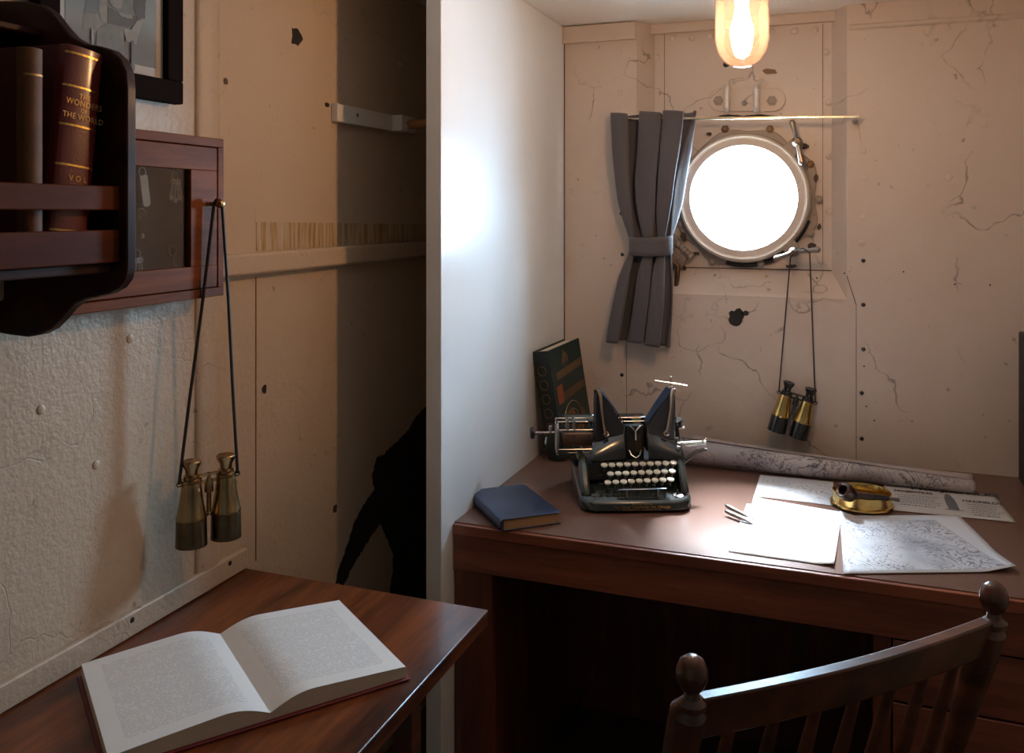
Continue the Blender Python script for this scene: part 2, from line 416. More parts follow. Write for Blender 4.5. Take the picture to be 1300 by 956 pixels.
def ringplate(y, X0, X1, Z0, Z1, r, n=48):
    inn = [Vector((PC.x + r*math.cos(2*PI*k/n), y, PC.z + r*math.sin(2*PI*k/n))) for k in range(n)]
    out = []
    for k in range(n):
        c_, s2 = math.cos(2*PI*k/n), math.sin(2*PI*k/n)
        tx = ((X1 - PC.x) if c_ > 0 else (X0 - PC.x)) / c_ if abs(c_) > 1e-6 else 1e9
        tz = ((Z1 - PC.z) if s2 > 0 else (Z0 - PC.z)) / s2 if abs(s2) > 1e-6 else 1e9
        tt = min(tx, tz); out.append(Vector((PC.x + tt*c_, y, PC.z + tt*s2)))
    for k in range(n): quad(inn[k], out[k], out[(k+1) % n], inn[(k+1) % n])
    for cx in ((X0, Z0), (X1, Z0), (X1, Z1), (X0, Z1)):   # square the corners off
        a = math.atan2(cx[1] - PC.z, cx[0] - PC.x) % (2*PI); k = int(a / (2*PI) * n) % n
        b.faces.new([b.verts.new(q) for q in (out[k], Vector((cx[0], y, cx[1])), out[(k+1) % n])])
    return inn
i1 = ringplate(CYB, CX0, CX1, CZ0, ZC, PR)
i2 = ringplate(3.075, x0, x1, 0, ZC, PR)
for k in range(48): quad(i1[k], i1[(k+1) % 48], i2[(k+1) % 48], i2[k])
bmesh.ops.remove_doubles(b, verts=b.verts, dist=.0005)
wb = struct(m.build('wall_back', M['hull'], smooth=False))

def chip(name, pts, off, m, parent, jag=.0, seed=1, thick=.0015):
    """irregular flat flake on a wall; pts are on the wall plane"""
    r = random.Random(seed); out = []
    n = len(pts); d1 = None
    for i in range(n):
        a, c = Vector(pts[i]), Vector(pts[(i+1) % n])
        k = max(1, int((c - a).length / .006)) if jag else 1
        for j in range(k):
            p = a.lerp(c, j / k)
            if jag: p = p + Vector(tuple(0 if abs(q) > 0 else r.uniform(-jag, jag) for q in off))
            out.append(p)
    return MB().prism(out, Vector(off).normalized() * thick).build(name, m, parent, smooth=False)
def blob(c, rx, rz, plane, seed, n=16):
    r = random.Random(seed); ph = [r.uniform(.55, 1.15) for _ in range(n)]
    o = []
    for k in range(n):
        a = 2*PI*k/n; q = (ph[k] + ph[(k+1) % n]) / 2
        u, v = rx*q*math.cos(a), rz*q*math.sin(a)
        o.append((c[0] + u, c[1], c[2] + v) if plane == 'y' else (c[0], c[1] + u, c[2] + v))
    return o
# flaked spots on the hull side
c = P(935, 402, y=YB); chip('flaked_spot', blob(c, .030, .033, 'y', 3), (0, -1, 0), M['bare'], wb)
c = P(946, 398, y=YB); chip('flaked_spot', blob(c, .012, .009, 'y', 5), (0, -1, 0), M['bare'], wb)
c = P(978, 91, y=CYB); chip('flaked_spot', blob(c, .026, .012, 'y', 4), (0, -1, 0), M['bronze'], wb)
c = P(922, 82, y=CYB); chip('flaked_spot', blob(c, .012, .010, 'y', 6), (0, -1, 0), M['bare'], wb)
c = P(1165, 305, y=YB); chip('paint_patch', blob(c, .014, .05, 'y', 8), (0, -1, 0), M['rimclean'], wb)
# seams between the plates of the hull side
def seam(p, q, wd=.0016, m='seamline', th=.001, parent=wb):
    p, q = Vector(p), Vector(q); d = (q - p).normalized(); n = Vector((0, -1, 0)) if parent is wb else Vector((1, 0, 0)); s2 = d.cross(n) * wd / 2
    MB().prism([p - s2, p + s2, q + s2, q - s2], n * th).build('seam', M[m], parent, smooth=False)
seam(P(795, 420, y=YB), P(796, 566, y=YB)); seam(P(1087, 386, y=YB), P(1087, 588, y=YB))
seam(P(1075, 350, y=YB - .001), P(1087, 387, y=YB), .0025)
seam(P(843.6, 38, y=CYB), P(843.6, 330, y=CYB)); seam(P(1044.5, 30, y=CYB), P(1044.5, 336, y=CYB))
seam((CX0, CYB - .001, CZ0 + .002), (CX1, CYB - .001, CZ0 + .002), .0035)
seam(P(716.5, 52, y=YB), P(716.5, 550, y=YB), .004)
# rivets and bolts
def rivet(c, n, r=.010, h=.005, m='hull', parent=wb, name='rivet'):
    return MB().lathe([(r, 0), (r*.95, h*.45), (r*.65, h*.85), (0, h)], c, n, 14).build(name, M[m], parent)
for p in ((786, 66), (787, 117), (1096, 192), (1096, 276), (1094, 309), (1098, 225), (1205, 225), (1250, 158)): rivet(P(*p, y=YB), (0, -1, 0), .010, .003)
for p in ((834, 73), (1049, 66), (1052, 130), (1053, 199), (1053, 268), (853, 48), (878, 48), (902, 46), (980, 40), (1009, 39), (1035, 37)):
    rivet(P(*p, y=CYB), (0, -1, 0), .011, .006)
for p in ((1096, 331), (1096, 387), (1096, 443.5), (1094, 499), (789, 271), (790, 323), (789.5, 476), (1094, 557)): rivet(P(*p, y=YB), (0, -1, 0), .0065, .003, 'blackgloss', name='screw_head')
for p in ((1097, 465), (1100, 516), (1147, 345), (1212, 361), (1257, 362), (1037, 353), (1072, 347), (1110, 534)): rivet(P(*p, y=YB), (0, -1, 0), .0025, .0015, 'bare', name='screw_hole')
for p in ((907.5, 349), (973, 351)): rivet(P(*p, y=YB + .06), (0, -1, 0), .004, .004, 'gold', name='brass_screw')
# strips under the ceiling
struct(MB().box((PX1, YB - .018, 2.085), (BX0, YB, 2.142)).build('trim_1', M['hull'], bevel=.002))
struct(MB().box((BX0 + .03, CYB - .018, 2.112), (BX1 - .03, CYB, ZC)).build('trim_2', M['hull'], bevel=.002))
struct(MB().tube([(BX1 + .006, YB - .001, 2.076), (XR, YB - .001, 2.076)], .009, 10).build('trim_3', M['hull']))
# ledge along the left side and its glue trace
struct(MB().box((XL, .2, 1.378), (XL + .028, YB, 1.424)).build('trim_4', M['left'], bevel=.006))
MB().prism([(XL, 1.605, 1.426), (XL, 2.442, 1.426), (XL, 2.442, 1.474), (XL, 1.605, 1.490)], (.0015, 0, 0)).build('glue_trace', M['residue'], wl, smooth=False)
# strip against the left side over the table and the rounded pilaster behind the cabinet
struct(MB().box((XL, .2, .752), (XL + .012, 1.562, .795)).build('trim_5', M['left'], bevel=.003))
struct(MB().prism([(XL + .011*math.sin(PI*k/14), 1.447 + .036*math.cos(PI*k/14), .752) for k in range(15)], (0, 0, ZC - .752)).build('trim_6', M['left'], ang=60))
for p in ((168, 787), (292, 715)): rivet(P(*p, x=XL + .012), (1, 0, 0), .005, .002, 'bare', wl, 'screw_head')
for p in ((52, 520), (122, 590), (165, 430), (383, 555), (400, 575), (415, 572), (425, 568), (430, 560), (396, 588)): rivet(P(*p, x=XL), (1, 0, 0), .008, .003, 'left', wl)
MB().prism([(XL, 1.603, .75), (XL, 1.6055, .75), (XL, 1.6055, 1.37), (XL, 1.603, 1.37)], (.001, 0, 0)).build('seam', M['tan'], wl, smooth=False)
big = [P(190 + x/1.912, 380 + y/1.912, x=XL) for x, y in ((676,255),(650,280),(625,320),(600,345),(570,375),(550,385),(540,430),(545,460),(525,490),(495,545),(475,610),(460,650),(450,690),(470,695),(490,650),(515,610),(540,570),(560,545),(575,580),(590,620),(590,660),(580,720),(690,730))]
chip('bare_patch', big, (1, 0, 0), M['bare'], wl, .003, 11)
chip('flaked_spot', [P(x, y, x=XL) for x, y in ((370,36),(377,36),(382,44),(384,50),(378,58),(370,54),(371,46))], (1, 0, 0), M['bare'], wl, .0015, 2)
chip('flaked_spot', blob(P(415, 133, x=XL), .010, .008, 'x', 12), (1, 0, 0), M['bare'], wl)
chip('flaked_spot', blob(P(335, 494, x=XL), .009, .012, 'x', 13), (1, 0, 0), M['bare'], wl)
chip('flaked_spot', blob(P(425, 646, x=XL), .010, .012, 'x', 14), (1, 0, 0), M['bronze'], wl)
chip('flaked_spot', blob(P(508, 82, x=XL), .010, .007, 'x', 15), (1, 0, 0), M['whitepaint'], wl)
chip('flaked_spot', blob(P(286, 103, x=XL), .008, .008, 'x', 16), (1, 0, 0), M['bronze'], wl)

# ================================================================ porthole
W = struct(empty('window_1', PC))
def wpart(o, parent=None): return o
AX = (0, -1, 0)      # towards the room
def pol(r, deg, dy=0): return Vector((PC.x + r*math.cos(math.radians(deg)), CYB + dy, PC.z + r*math.sin(math.radians(deg))))
# flange with lobes
n = 120; out = []
for k in range(n):
    a = 360*k/n; r = .216
    for b0, hh, ww in ((66, .016, 14), (106, .014, 14), (25, .024, 15), (-22, .024, 13), (210, .02, 14), (243, .022, 14)): r = max(r, .216 + hh*math.exp(-(((a - b0 + 180) % 360 - 180)/ww)**2))
    out.append(r)
m = MB(); bmx = m.bm
ring0 = [bmx.verts.new(pol(.186, 360*k/n, -.0)) for k in range(n)]; ring1 = [bmx.verts.new(pol(.186, 360*k/n, -.012)) for k in range(n)]
ring2 = [bmx.verts.new(pol(out[k]-.003, 360*k/n, -.012)) for k in range(n)]; ring3 = [bmx.verts.new(pol(out[k], 360*k/n, -.009)) for k in range(n)]; ring4 = [bmx.verts.new(pol(out[k], 360*k/n, 0)) for k in range(n)]
for A, B in ((ring0, ring1), (ring1, ring2), (ring2, ring3), (ring3, ring4)):
    for k in range(n): bmx.faces.new((A[k], A[(k+1) % n], B[(k+1) % n], B[k]))
flange = m.build('flange', M['rim'], W)
body = MB().lathe([(.170, -.10), (.170, .012), (.208, .012), (.210, .035), (.205, .040)], PC, AX, 72).build('porthole_body', M['rim'], W)
ringo = MB().lathe([(.168, .020), (.168, .054), (.170, .056), (.190, .057), (.191, .062), (.196, .064), (.203, .060), (.205, .052), (.205, .041), (.170, .040)], PC, AX, 72).build('glass_frame', M['rimclean'], W)
edge = MB().torus(PC + Vector((0, -.0635, 0)), .1965, .0022, AX, 90, 6).build('worn_edge', M['rimwhite'], ringo)
pane_o = MB().lathe([(0, .022), (.1685, .022), (.1685, .030), (0, .030)], PC, AX, 64).build('glass_pane', M['glass'], ringo)
def hexbolt(c, r=.011, h=.010, m='bronze', nm='bolt'):
    o = MB().lathe([(r*1.35, 0), (r*1.35, .002), (r, .002), (r, h), (r*.8, h+.0015), (0, h+.0015)], c, AX, 6).build(nm, M[m], W, ang=20)
    MB().lathe([(r*.4, 0), (r*.4, .006), (0, .0065)], Vector(c) + Vector((0, -h-.001, 0)), AX, 10).build('stud', M[m], o)
for px_, py_, mm in ((920.6, 164, 'bronze'), (977.7, 164, 'bronze'), (1029, 208.6, 'bronze'), (1029, 296, 'rim'), (864, 285.6, 'rim'), (904, 332.5, 'rim'), (1039.8, 253, 'rim'), (966, 335, 'rim')):
    hexbolt(P(px_, py_, y=CYB - .0115), .010, .010, mm)
# grime where dirt gathers under the ring
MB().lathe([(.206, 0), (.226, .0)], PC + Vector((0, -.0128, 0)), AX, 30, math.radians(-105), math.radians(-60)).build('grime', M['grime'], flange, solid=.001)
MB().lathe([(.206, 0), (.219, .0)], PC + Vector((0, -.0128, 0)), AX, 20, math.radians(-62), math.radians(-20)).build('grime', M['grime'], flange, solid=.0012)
for k, (x, y, rx, rz) in enumerate(((868, 300, .012, .018), (884, 322, .016, .008), (858, 270, .008, .02), (1036, 226, .008, .014), (1030, 312, .016, .010), (1022, 186, .014, .010), (1004, 338, .018, .006), (900, 170, .012, .006), (1040, 288, .007, .012), (868, 340, .014, .008))):
    chip('grime_patch', blob(P(x, y, y=CYB - .0125), rx, rz, 'y', 30 + k, 20), (0, -1, 0), M['grimeb'], flange, .0012, 40 + k, .0006)
# two dogs with wing nuts, and their lugs on the ring
def dog(px, py, e0, e1, y=YB - .012):
    c = P(px, py, y=y)
    a = math.atan2(c.z - PC.z, c.x - PC.x); d = Vector((math.cos(a), 0, math.sin(a))); q = Vector((-d.z, 0, d.x))
    r0 = .190
    o0 = Vector((PC.x, 0, PC.z))
    def at(r, s2): 
        v = o0 + d*r + q*s2; return (v.x, CYB - .060, v.z)
    rc = math.hypot(c.x - PC.x, c.z - PC.z)
    lug = MB().prism([at(r0, -.026), at(r0, .026), at(rc + .004, .020), at(rc + .018, 0), at(rc + .004, -.020)], (0, .022, 0)).build('lug', M['rim'], W, bevel=.003)
    g = MB().lathe([(.013, -.03), (.013, 0), (.016, .004), (.014, .012), (.008, .018), (0, .019)], c, AX, 18)
    for e in (e0, e1):
        p = P(*e, y=y - .004)
        g.tube([c + Vector((0, -.006, 0)), c.lerp(p, .3) + Vector((0, -.010, 0)), c.lerp(p, .7) + Vector((0, -.012, 0)), p + Vector((0, -.010, 0))], [.0085, .0065, .0075, .0095], 10)
        g.ball(p + Vector((0, -.010, 0)), .0095, seg=12)
    wn = g.build('wing_nut', plain('worn_nut', (.33, .30, .27), .38, 1, var=.3), W)
    MB().cyl(c + Vector((0, .07, 0)), c + Vector((0, -.026, 0)), .006).build('swing_bolt', M['bronze'], W)
    return c
dog(1012, 180, (1006, 156), (1018, 206)); DOGC = dog(1008, 320, (986, 328), (1038, 317))
# hinge knuckles and the hanging deadlight latch low on the left
c = P(869, 318, y=CYB - .03); a = Vector((.72, 0, -.69))
h = MB()
for k in range(5): h.cyl(c + a*(-.034 + .0138*k), c + a*(-.0215 + .0138*k), .0135 if k % 2 == 0 else .0115, seg=16)
h.build('hinge_knuckle', M['rim'], W)
MB().prism([P(x, y, y=CYB - .035) for x, y in ((856, 296), (866, 312), (872, 330), (862, 345), (850, 340), (846, 310))], (0, .03, 0)).build('latch_plate', M['rim'], W, bevel=.004)
MB().tube([P(853, 332, y=CYB - .05), P(861, 338, y=CYB - .055), P(860, 352, y=CYB - .055), P(858, 366, y=CYB - .05)], [.007, .008, .008, .007], 12).build('latch_handle', M['bronze'], W)
# double hook plate over the porthole
hp = MB(); pts = []
A, B = P(915, 127, y=CYB), P(982, 127, y=CYB)
for k in range(13): a = PI/2 + PI*k/12; pts.append(A + Vector((.038*math.cos(a), 0, .038*math.sin(a))))
for k in range(13): a = -PI/2 + PI*k/12; pts.append(B + Vector((.038*math.cos(a), 0, .038*math.sin(a))))
HP = hp.prism(pts, (0, -.008, 0)).build('hook_plate', M['hull'], W, bevel=.002)
for px_ in (912, 980, 945): hexbolt(P(px_, 128 if px_ != 945 else 131, y=CYB - .008), .013 if px_ != 945 else .008, .004, 'rim', 'plate_bolt')
for px_ in (924, 961):
    q = P(px_, 113, y=CYB - .008)
    MB().tube([q + Vector((0, .004, .003)), q + Vector((0, -.016, .004)), q + Vector((.001, -.026, -.008)), q + Vector((.001, -.028, -.035)), q + Vector((.001, -.030, -.064)), q + Vector((.001, -.023, -.074))], [.012, .013, .013, .012, .013, .011], 12, flat=(1, .85)).build('hook', M['steel'] if 0 else plain('worn_hook_paint', (.75, .7, .64), .28, .3, var=.25, vs=90), HP)
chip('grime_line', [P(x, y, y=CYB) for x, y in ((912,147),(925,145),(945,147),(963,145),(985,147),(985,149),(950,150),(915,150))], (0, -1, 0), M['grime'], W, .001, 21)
fix_parent(W)
for o in (flange, ringo, HP):
    pass

# ================================================================ writing desk
DX0, DY0 = PX1, 1.969
DK = empty('writing_desk', ((DX0 + XR)/2, 2.4, 0))
tag(DK, 'built-in mahogany desk under the porthole with brown lino top and kneehole', 'desk')
MB().box((DX0 + .001, DY0, .722), (XR - .002, YB - .002, .7475)).build('top', M['mahogx'], DK, bevel=.002)
MB().box((DX0 + .001, DY0 + .012, .7475), (XR - .002, YB - .002, .7497)).build('lino_surface', M['lino'], DK, smooth=False)
MB().box((DX0 + .001, DY0 + .004, .636), (XR - .002, DY0 + .026, .722)).build('apron', M['mahogx'], DK, bevel=.001)
MB().box((DX0 + .001, DY0 + .010, 0), (-.80, DY0 + .034, .636)).build('stile', M['mahogz'], DK, bevel=.001)
MB().box((-.82, DY0 + .034, 0), (-.80, 2.62, .72)).build('side_panel', M['mahogz'], DK, smooth=False)
MB().box((-.80, 2.60, 0), (.054, 2.62, .72)).build('back_panel', M['mahogz'], DK, smooth=False)
MB().box((.054, DY0 + .034, 0), (.074, 2.62, .72)).build('side_panel', M['mahogz'], DK, smooth=False)
MB().box((.054, DY0 + .010, 0), (.088, DY0 + .034, .636)).build('stile', M['mahogz'], DK, bevel=.001)
for z0, z1 in ((.505, .630), (.345, .500), (.06, .340)):
    d = MB().box((.092, DY0 + .010, z0), (.50, DY0 + .030, z1)).build('drawer', M['mahogx'], DK, bevel=.002)
MB().box((.505, DY0 + .010, 0), (XR - .002, DY0 + .034, .636)).build('stile', M['mahogz'], DK, bevel=.001)
fix_parent(DK)

# ================================================================ side table
TZ = .75
TB = empty('side_table', (-.92, 1.0, 0)); tag(TB, 'polished mahogany side table against the left side, holding the open book', 'table')
MB().box((XL + .002, .35, TZ - .029), (-.639, 1.565, TZ)).build('tabletop', M['tablewood'], TB, bevel=.003)
MB().box((XL + .03, .42, TZ - .10), (-.72, 1.50, TZ - .029)).build('apron', M['mahog'], TB, bevel=.002)
for x in (XL + .05, -.76):
    for y in (.46, 1.46): MB().box((x - .02, y - .02, 0), (x + .02, y + .02, TZ - .10)).build('leg', M['mahog'], TB, bevel=.002)
fix_parent(TB)

# ================================================================ open book on the table
hx = Vector((.80, -.60, 0)); wx = Vector((.60, .80, 0))
OB = empty('open_book', (-1.035, 1.278, TZ), 0)
tag(OB, 'large open book with a maroon cover lying on the mahogany side table', 'book')
PW, PH = .222, .292
def pg(u): # height of the page curve from the spine out
    return .010 + .020*math.sin(min(1, u/.32)*PI/2) * (1 - .62*max(0, (u - .12)/.88)**1.1) if u > 0 else .010
Z0 = .0045
def book_M(): return Matrix(((wx.x, hx.x, 0, 0), (wx.y, hx.y, 0, 0), (0, 0, 1, 0), (0, 0, 0, 1)))
BM = book_M()
cv = MB().box((-PW - .006, -.005, .0008), (PW + .006, PH + .005, .0038), BM).build('cover', M['maroon'], OB, bevel=.001)
for sgn, nm in ((1, 'right'), (-1, 'left')):
    mt = chart('printed_page', (.80, .79, .75), (.20, .20, .22), (.0, .0, 0), (0, 0, 0), (0, 0, 0), 1, 1)
    ux = wx * sgn
    tt = chart('book_page_' + nm, (.90, .89, .86), (.26, .26, .30), (0, 0, 0), tuple(ux), tuple(hx), PW, PH, 'text', dens=.0050, frame=False, margin=.026, strength=.5)
    g = MB(); N = 28
    def fn(u, v, s=sgn): 
        return BM @ Vector((s*u*PW, v*PH, Z0 + pg(u)))
    g.grid(fn, N, 6)
    pgo = g.build('page', tt, OB)
    # the block of leaves below the page
    g = MB()
    prof = [(sgn*u/N*PW, Z0 + pg(u/N) - .0006) for u in range(N + 1)] + [(sgn*PW, Z0), (0, Z0)]
    g.prism([BM @ Vector((x, .001, z)) for x, z in prof], BM @ Vector((0, PH - .002, 0)))
    g.build('page_block', M['pages'], OB, smooth=False)
# page headings
for k, (tx, dv) in enumerate((('', 0),)): pass

# ================================================================ bookshelf on the left side
BS = empty('wall_bookshelf', (XL, .74, 1.44)); tag(BS, 'dark mahogany wall bookshelf with scalloped ends holding two red books', 'bookshelf')
def shelf_end(y, th, nm='end_panel'):
    pts = []
    # scalloped outline traced at y = 1.012
    tr = [(-14, 1), (30, 1), (50, 5), (64, 14), (76, 30), (90, 46), (106, 55), (124, 58), (140, 63), (152, 74), (159, 90), (161, 112),
          (161, 340), (158, 355), (150, 366), (138, 373), (122, 377), (108, 380), (96, 385), (86, 394), (76, 406), (64, 418), (50, 425), (34, 428), (10, 425), (-14, 421)]
    for x, z in tr:
        p = P(x, z, y=.965); pts.append((max(p.x, XL + .003), p.z))
    pts[0] = (XL + .003, pts[0][1]); pts[-1] = (XL + .003, pts[-1][1])
    return MB().prism([(x, y, z) for x, z in pts], (0, th, 0)).build(nm, M['shelfwood'], BS, bevel=.0025)
shelf_end(.965, .018); shelf_end(.382, .018)
MB().box((XL + .003, .40, 1.426), (-.966, .965, 1.440)).build('shelf_board', M['shelfwood'], BS, bevel=.002)
MB().box((XL + .003, .40, 1.768), (-1.10, .965, 1.778)).build('top_board', M['shelfwood'], BS, bevel=.002)
MB().box((XL + .003, .40, 1.440), (XL + .011, .965, 1.768)).build('back_board', M['shelfwood'], BS, smooth=False)
MB().box((-.966, .40, 1.5135), (-.953, .965, 1.547)).build('rail', M['railwood'], BS, bevel=.002)
MB().box((-.966, .40, 1.4405), (-.953, .965, 1.486)).build('rail', M['railwood'], BS, bevel=.002)
fix_parent(BS)

def shelf_book(name, y0, y1, x_sp, z0, z1, lean, spine_m, cover_m, depth=.135, bands=(), band_m='gold'):
    B = empty(name, (x_sp, (y0+y1)/2, z0), rot=(lean, 0, 0))
    hw = (y1 - y0)/2; hh = z1 - z0
    g = MB()      # rounded spine
    n = 10; prof = [( -.002 + .008*math.cos((k/n - .5)*PI), hw*math.sin((k/n - .5)*PI)) for k in range(n + 1)]
    g.prism([(-.014, -hw, 0)] + [(x, y, 0) for x, y in prof] + [(-.014, hw, 0)], (0, 0, hh))
    g.build('spine', spine_m, B, bevel=.001)
    MB().box((-depth, -hw, 0), (-.014, -hw + .003, hh)).build('cover', cover_m, B, bevel=.0005)
    MB().box((-depth, hw - .003, 0), (-.014, hw, hh)).build('cover', cover_m, B, bevel=.0005)
    MB().box((-depth + .004, -hw + .003, .004), (-.014, hw - .003, hh - .004)).build('page_block', M['pages_tan'], B, smooth=False)
    for z in bands:
        g = MB(); pr = [(.0004 - .002 + .0083*math.cos((k/n - .5)*PI), (hw + .0002)*math.sin((k/n - .5)*PI)) for k in range(n + 1)]
        for (xa, ya), (xb, yb) in zip(pr, pr[1:]): g.prism([(xa, ya, z), (xb, yb, z), (xb, yb, z + .0028), (xa, ya, z + .0028)], (-.0006, 0, 0))
        g.build('gilt_band', M[band_m], B, smooth=False)
    return B
B1 = shelf_book('cloth_book', .832, .859, -.978, 1.4405, 1.722, 0, M['tan'], M['redcloth'], .19, (.245,), 'gilt_dull')
tag(B1, 'red book with a worn tan leather spine on the wall bookshelf', 'book', 'old books on the wall bookshelf')
B2 = shelf_book('leather_volume', .866, .928, -.978, 1.4440, 1.736, math.radians(-6.2), M['redbook'], M['redcloth'], .19, (.280, .235, .182, .128, .085, .04), 'gold')
tag(B2, 'thick dark red leather volume with gilt lettered spine on the wall bookshelf', 'book', 'old books on the wall bookshelf')
for s2, z, sz in (('THE', .224, .010), ('WONDERS', .2145, .0115), ('OF', .205, .008), ('THE WORLD', .1955, .0110), ('V O L', .112, .011), ('I', .098, .010)):
    lettering('gilt_lettering', s2, sz, (.0066, 0, z), (0, 1, 0), (0, 0, 1), M['gilt_dull'], B2, .0004, 1.1)

# ================================================================ framed photograph
FY0, FY1, FZ0, FZ1, FX = 1.024, 1.346, 1.715, 2.118, XL + .030
FR = empty('framed_photograph', (XL, (FY0+FY1)/2, FZ0)); tag(FR, 'black framed old photograph of uniformed figures hung on the left side', 'picture')
fw = .042
g = MB()
for (a, b2) in (((FY0, FZ0), (FY1, FZ0 + fw)), ((FY0, FZ1 - fw), (FY1, FZ1)), ((FY0, FZ0 + fw), (FY0 + fw, FZ1 - fw)), ((FY1 - fw, FZ0 + fw), (FY1, FZ1 - fw))):
    g.box((FX - .022, a[0], a[1]), (FX, b2[0], b2[1]))
g.build('frame', M['picframe'], FR, bevel=.003)
mo = MB().box((FX - .016, FY0 + fw, FZ0 + fw), (FX - .012, FY1 - fw, FZ1 - fw)).build('mount', M['mat'], FR, smooth=False)
t = NT('faded_silver_print')
z = t.sep()[2]
zz = t.math('MULTIPLY', t.math('SUBTRACT', z, FZ0 + .05), 1/.30)
t.set('Base Color', t.mix(t.noise(22, 5, .6), t.ramp(zz, (.0, (.07, .058, .045)), (.22, (.085, .08, .066)), (.3, (.10, .135, .11)), (.6, (.15, .17, .135)), (1, (.17, .17, .14))), (.21, .22, .19)))
t.set('Roughness', .5)
MB().box((FX - .012, FY0 + fw + .018, FZ0 + fw + .018), (FX - .0112, FY1 - fw - .018, FZ1 - fw - .018)).build('photographic_print', t.m, FR, smooth=False)
dk = plain('print_dark_tone', (.06, .065, .056), .5, var=.4, vs=90); md_ = plain('print_mid_tone', (.14, .15, .13), .5, var=.4, vs=70); lt = plain('print_light_tone', (.23, .22, .19), .5, var=.4, vs=80)
FX2 = FX - .0112
def fig(pts, m, k): chip('printed_figure', [P(60 + x/6.374, y/6.374, x=FX2 + .0002*k) for x, y in pts], (1, 0, 0), m, FR, .0012, k, .0003)
fig([(330,-150),(450,-150),(430,60),(400,110),(290,100),(310,20)], dk, 1)
fig([(290,105),(400,110),(430,200),(420,240),(380,260),(290,240)], lt, 2)
fig([(430,-150),(560,-150),(500,60),(490,190),(430,160),(415,80)], lt, 3)
fig([(470,-150),(700,-150),(760,60),(700,200),(620,260),(600,560),(520,600),(400,560),(400,240),(490,190),(490,60)], md_, 4)
fig([(490,60),(580,100),(700,130),(760,140),(700,210),(640,230),(560,200),(490,190)], dk, 5)
fig([(700,-150),(800,-150),(790,150),(730,160),(700,90)], dk, 6)
fig([(730,160),(775,165),(755,250),(730,300),(720,360),(640,330),(615,230),(680,240)], lt, 7)
fig([(480,-150),(640,-150),(600,70),(560,70),(500,20)], lt, 8)
fig([(570,100),(690,120),(690,150),(600,140)], lt, 9)
fig([(355,230),(372,230),(374,360),(358,360)], lt, 10)
fig([(680,330),(700,330),(705,575),(685,575)], dk, 11)
MB().box((FX - .0105, FY0 + fw - .002, FZ0 + fw - .002), (FX - .009, FY1 - fw + .002, FZ1 - fw + .002)).build('picture_glass', pane('picture_pane', (.95, .95, .95), .12), FR, smooth=False)
fix_parent(FR)

# ================================================================ key cabinet
KX, KY0, KY1, KZ0, KZ1 = -1.140, .985, 1.419, 1.348, 1.654
KC = empty('key_cabinet', (XL + .03, 1.2, KZ0)); tag(KC, 'shallow glass-fronted wooden key cabinet behind the bookshelf', 'cabinet')
g = MB()
th = .017
for a, b2 in (((KY0, KZ0), (KY1, KZ0 + th)), ((KY0, KZ1 - th), (KY1, KZ1)), ((KY0, KZ0 + th), (KY0 + th, KZ1 - th)), ((KY1 - th, KZ0 + th), (KY1, KZ1 - th))):
    g.box((XL + .034, a[0], a[1]), (KX, b2[0], b2[1]))
g.build('case', M['cabwood'], KC, bevel=.0015)
MB().box((XL + .030, KY0, KZ0), (XL + .0345, KY1, KZ1)).build('back_board', plain('cabinet_back_felt', (.035, .028, .02), .9), KC, smooth=False)
dg = .0018; y0, y1, z0, z1 = KY0 + th + dg, KY1 - th - dg, KZ0 + th + dg, KZ1 - th - dg; sw = .046
oy1 = P(243, 215, x=KX).y; oz1 = P(244, 215, x=KX).z; oz0 = P(244, 339, x=KX).z
g = MB()
for a, b2 in (((y0, z0), (y1 - .0, oz0)), ((y0, oz1), (y1, z1)), ((y0, oz0), (y0 + sw, oz1)), ((oy1, oz0), (y1, oz1))): g.box((KX - .016, a[0], a[1]), (KX - .001, b2[0], b2[1]))
dr = g.build('door', M['cabwood'], KC, bevel=.0012)
MB().box((KX - .010, y0 + sw - .003, oz0 - .003), (KX - .008, oy1 + .003, oz1 + .003)).build('glass_pane', M['dimglass'], dr, smooth=False)
pgp = P(268, 259, x=KX)
pk = MB().lathe([(.004, 0), (.004, .012), (.0075, .016), (.0085, .022), (.006, .028), (0, .030)], pgp, (1, 0, 0), 16).build('peg', M['oldbrass'], KC)
hooks = []
for yy, zz in ((P(184, 213, x=XL+.035).y, P(184, 213, x=XL+.035).z),):
    pass
fix_parent(KC)
KB = XL + .036
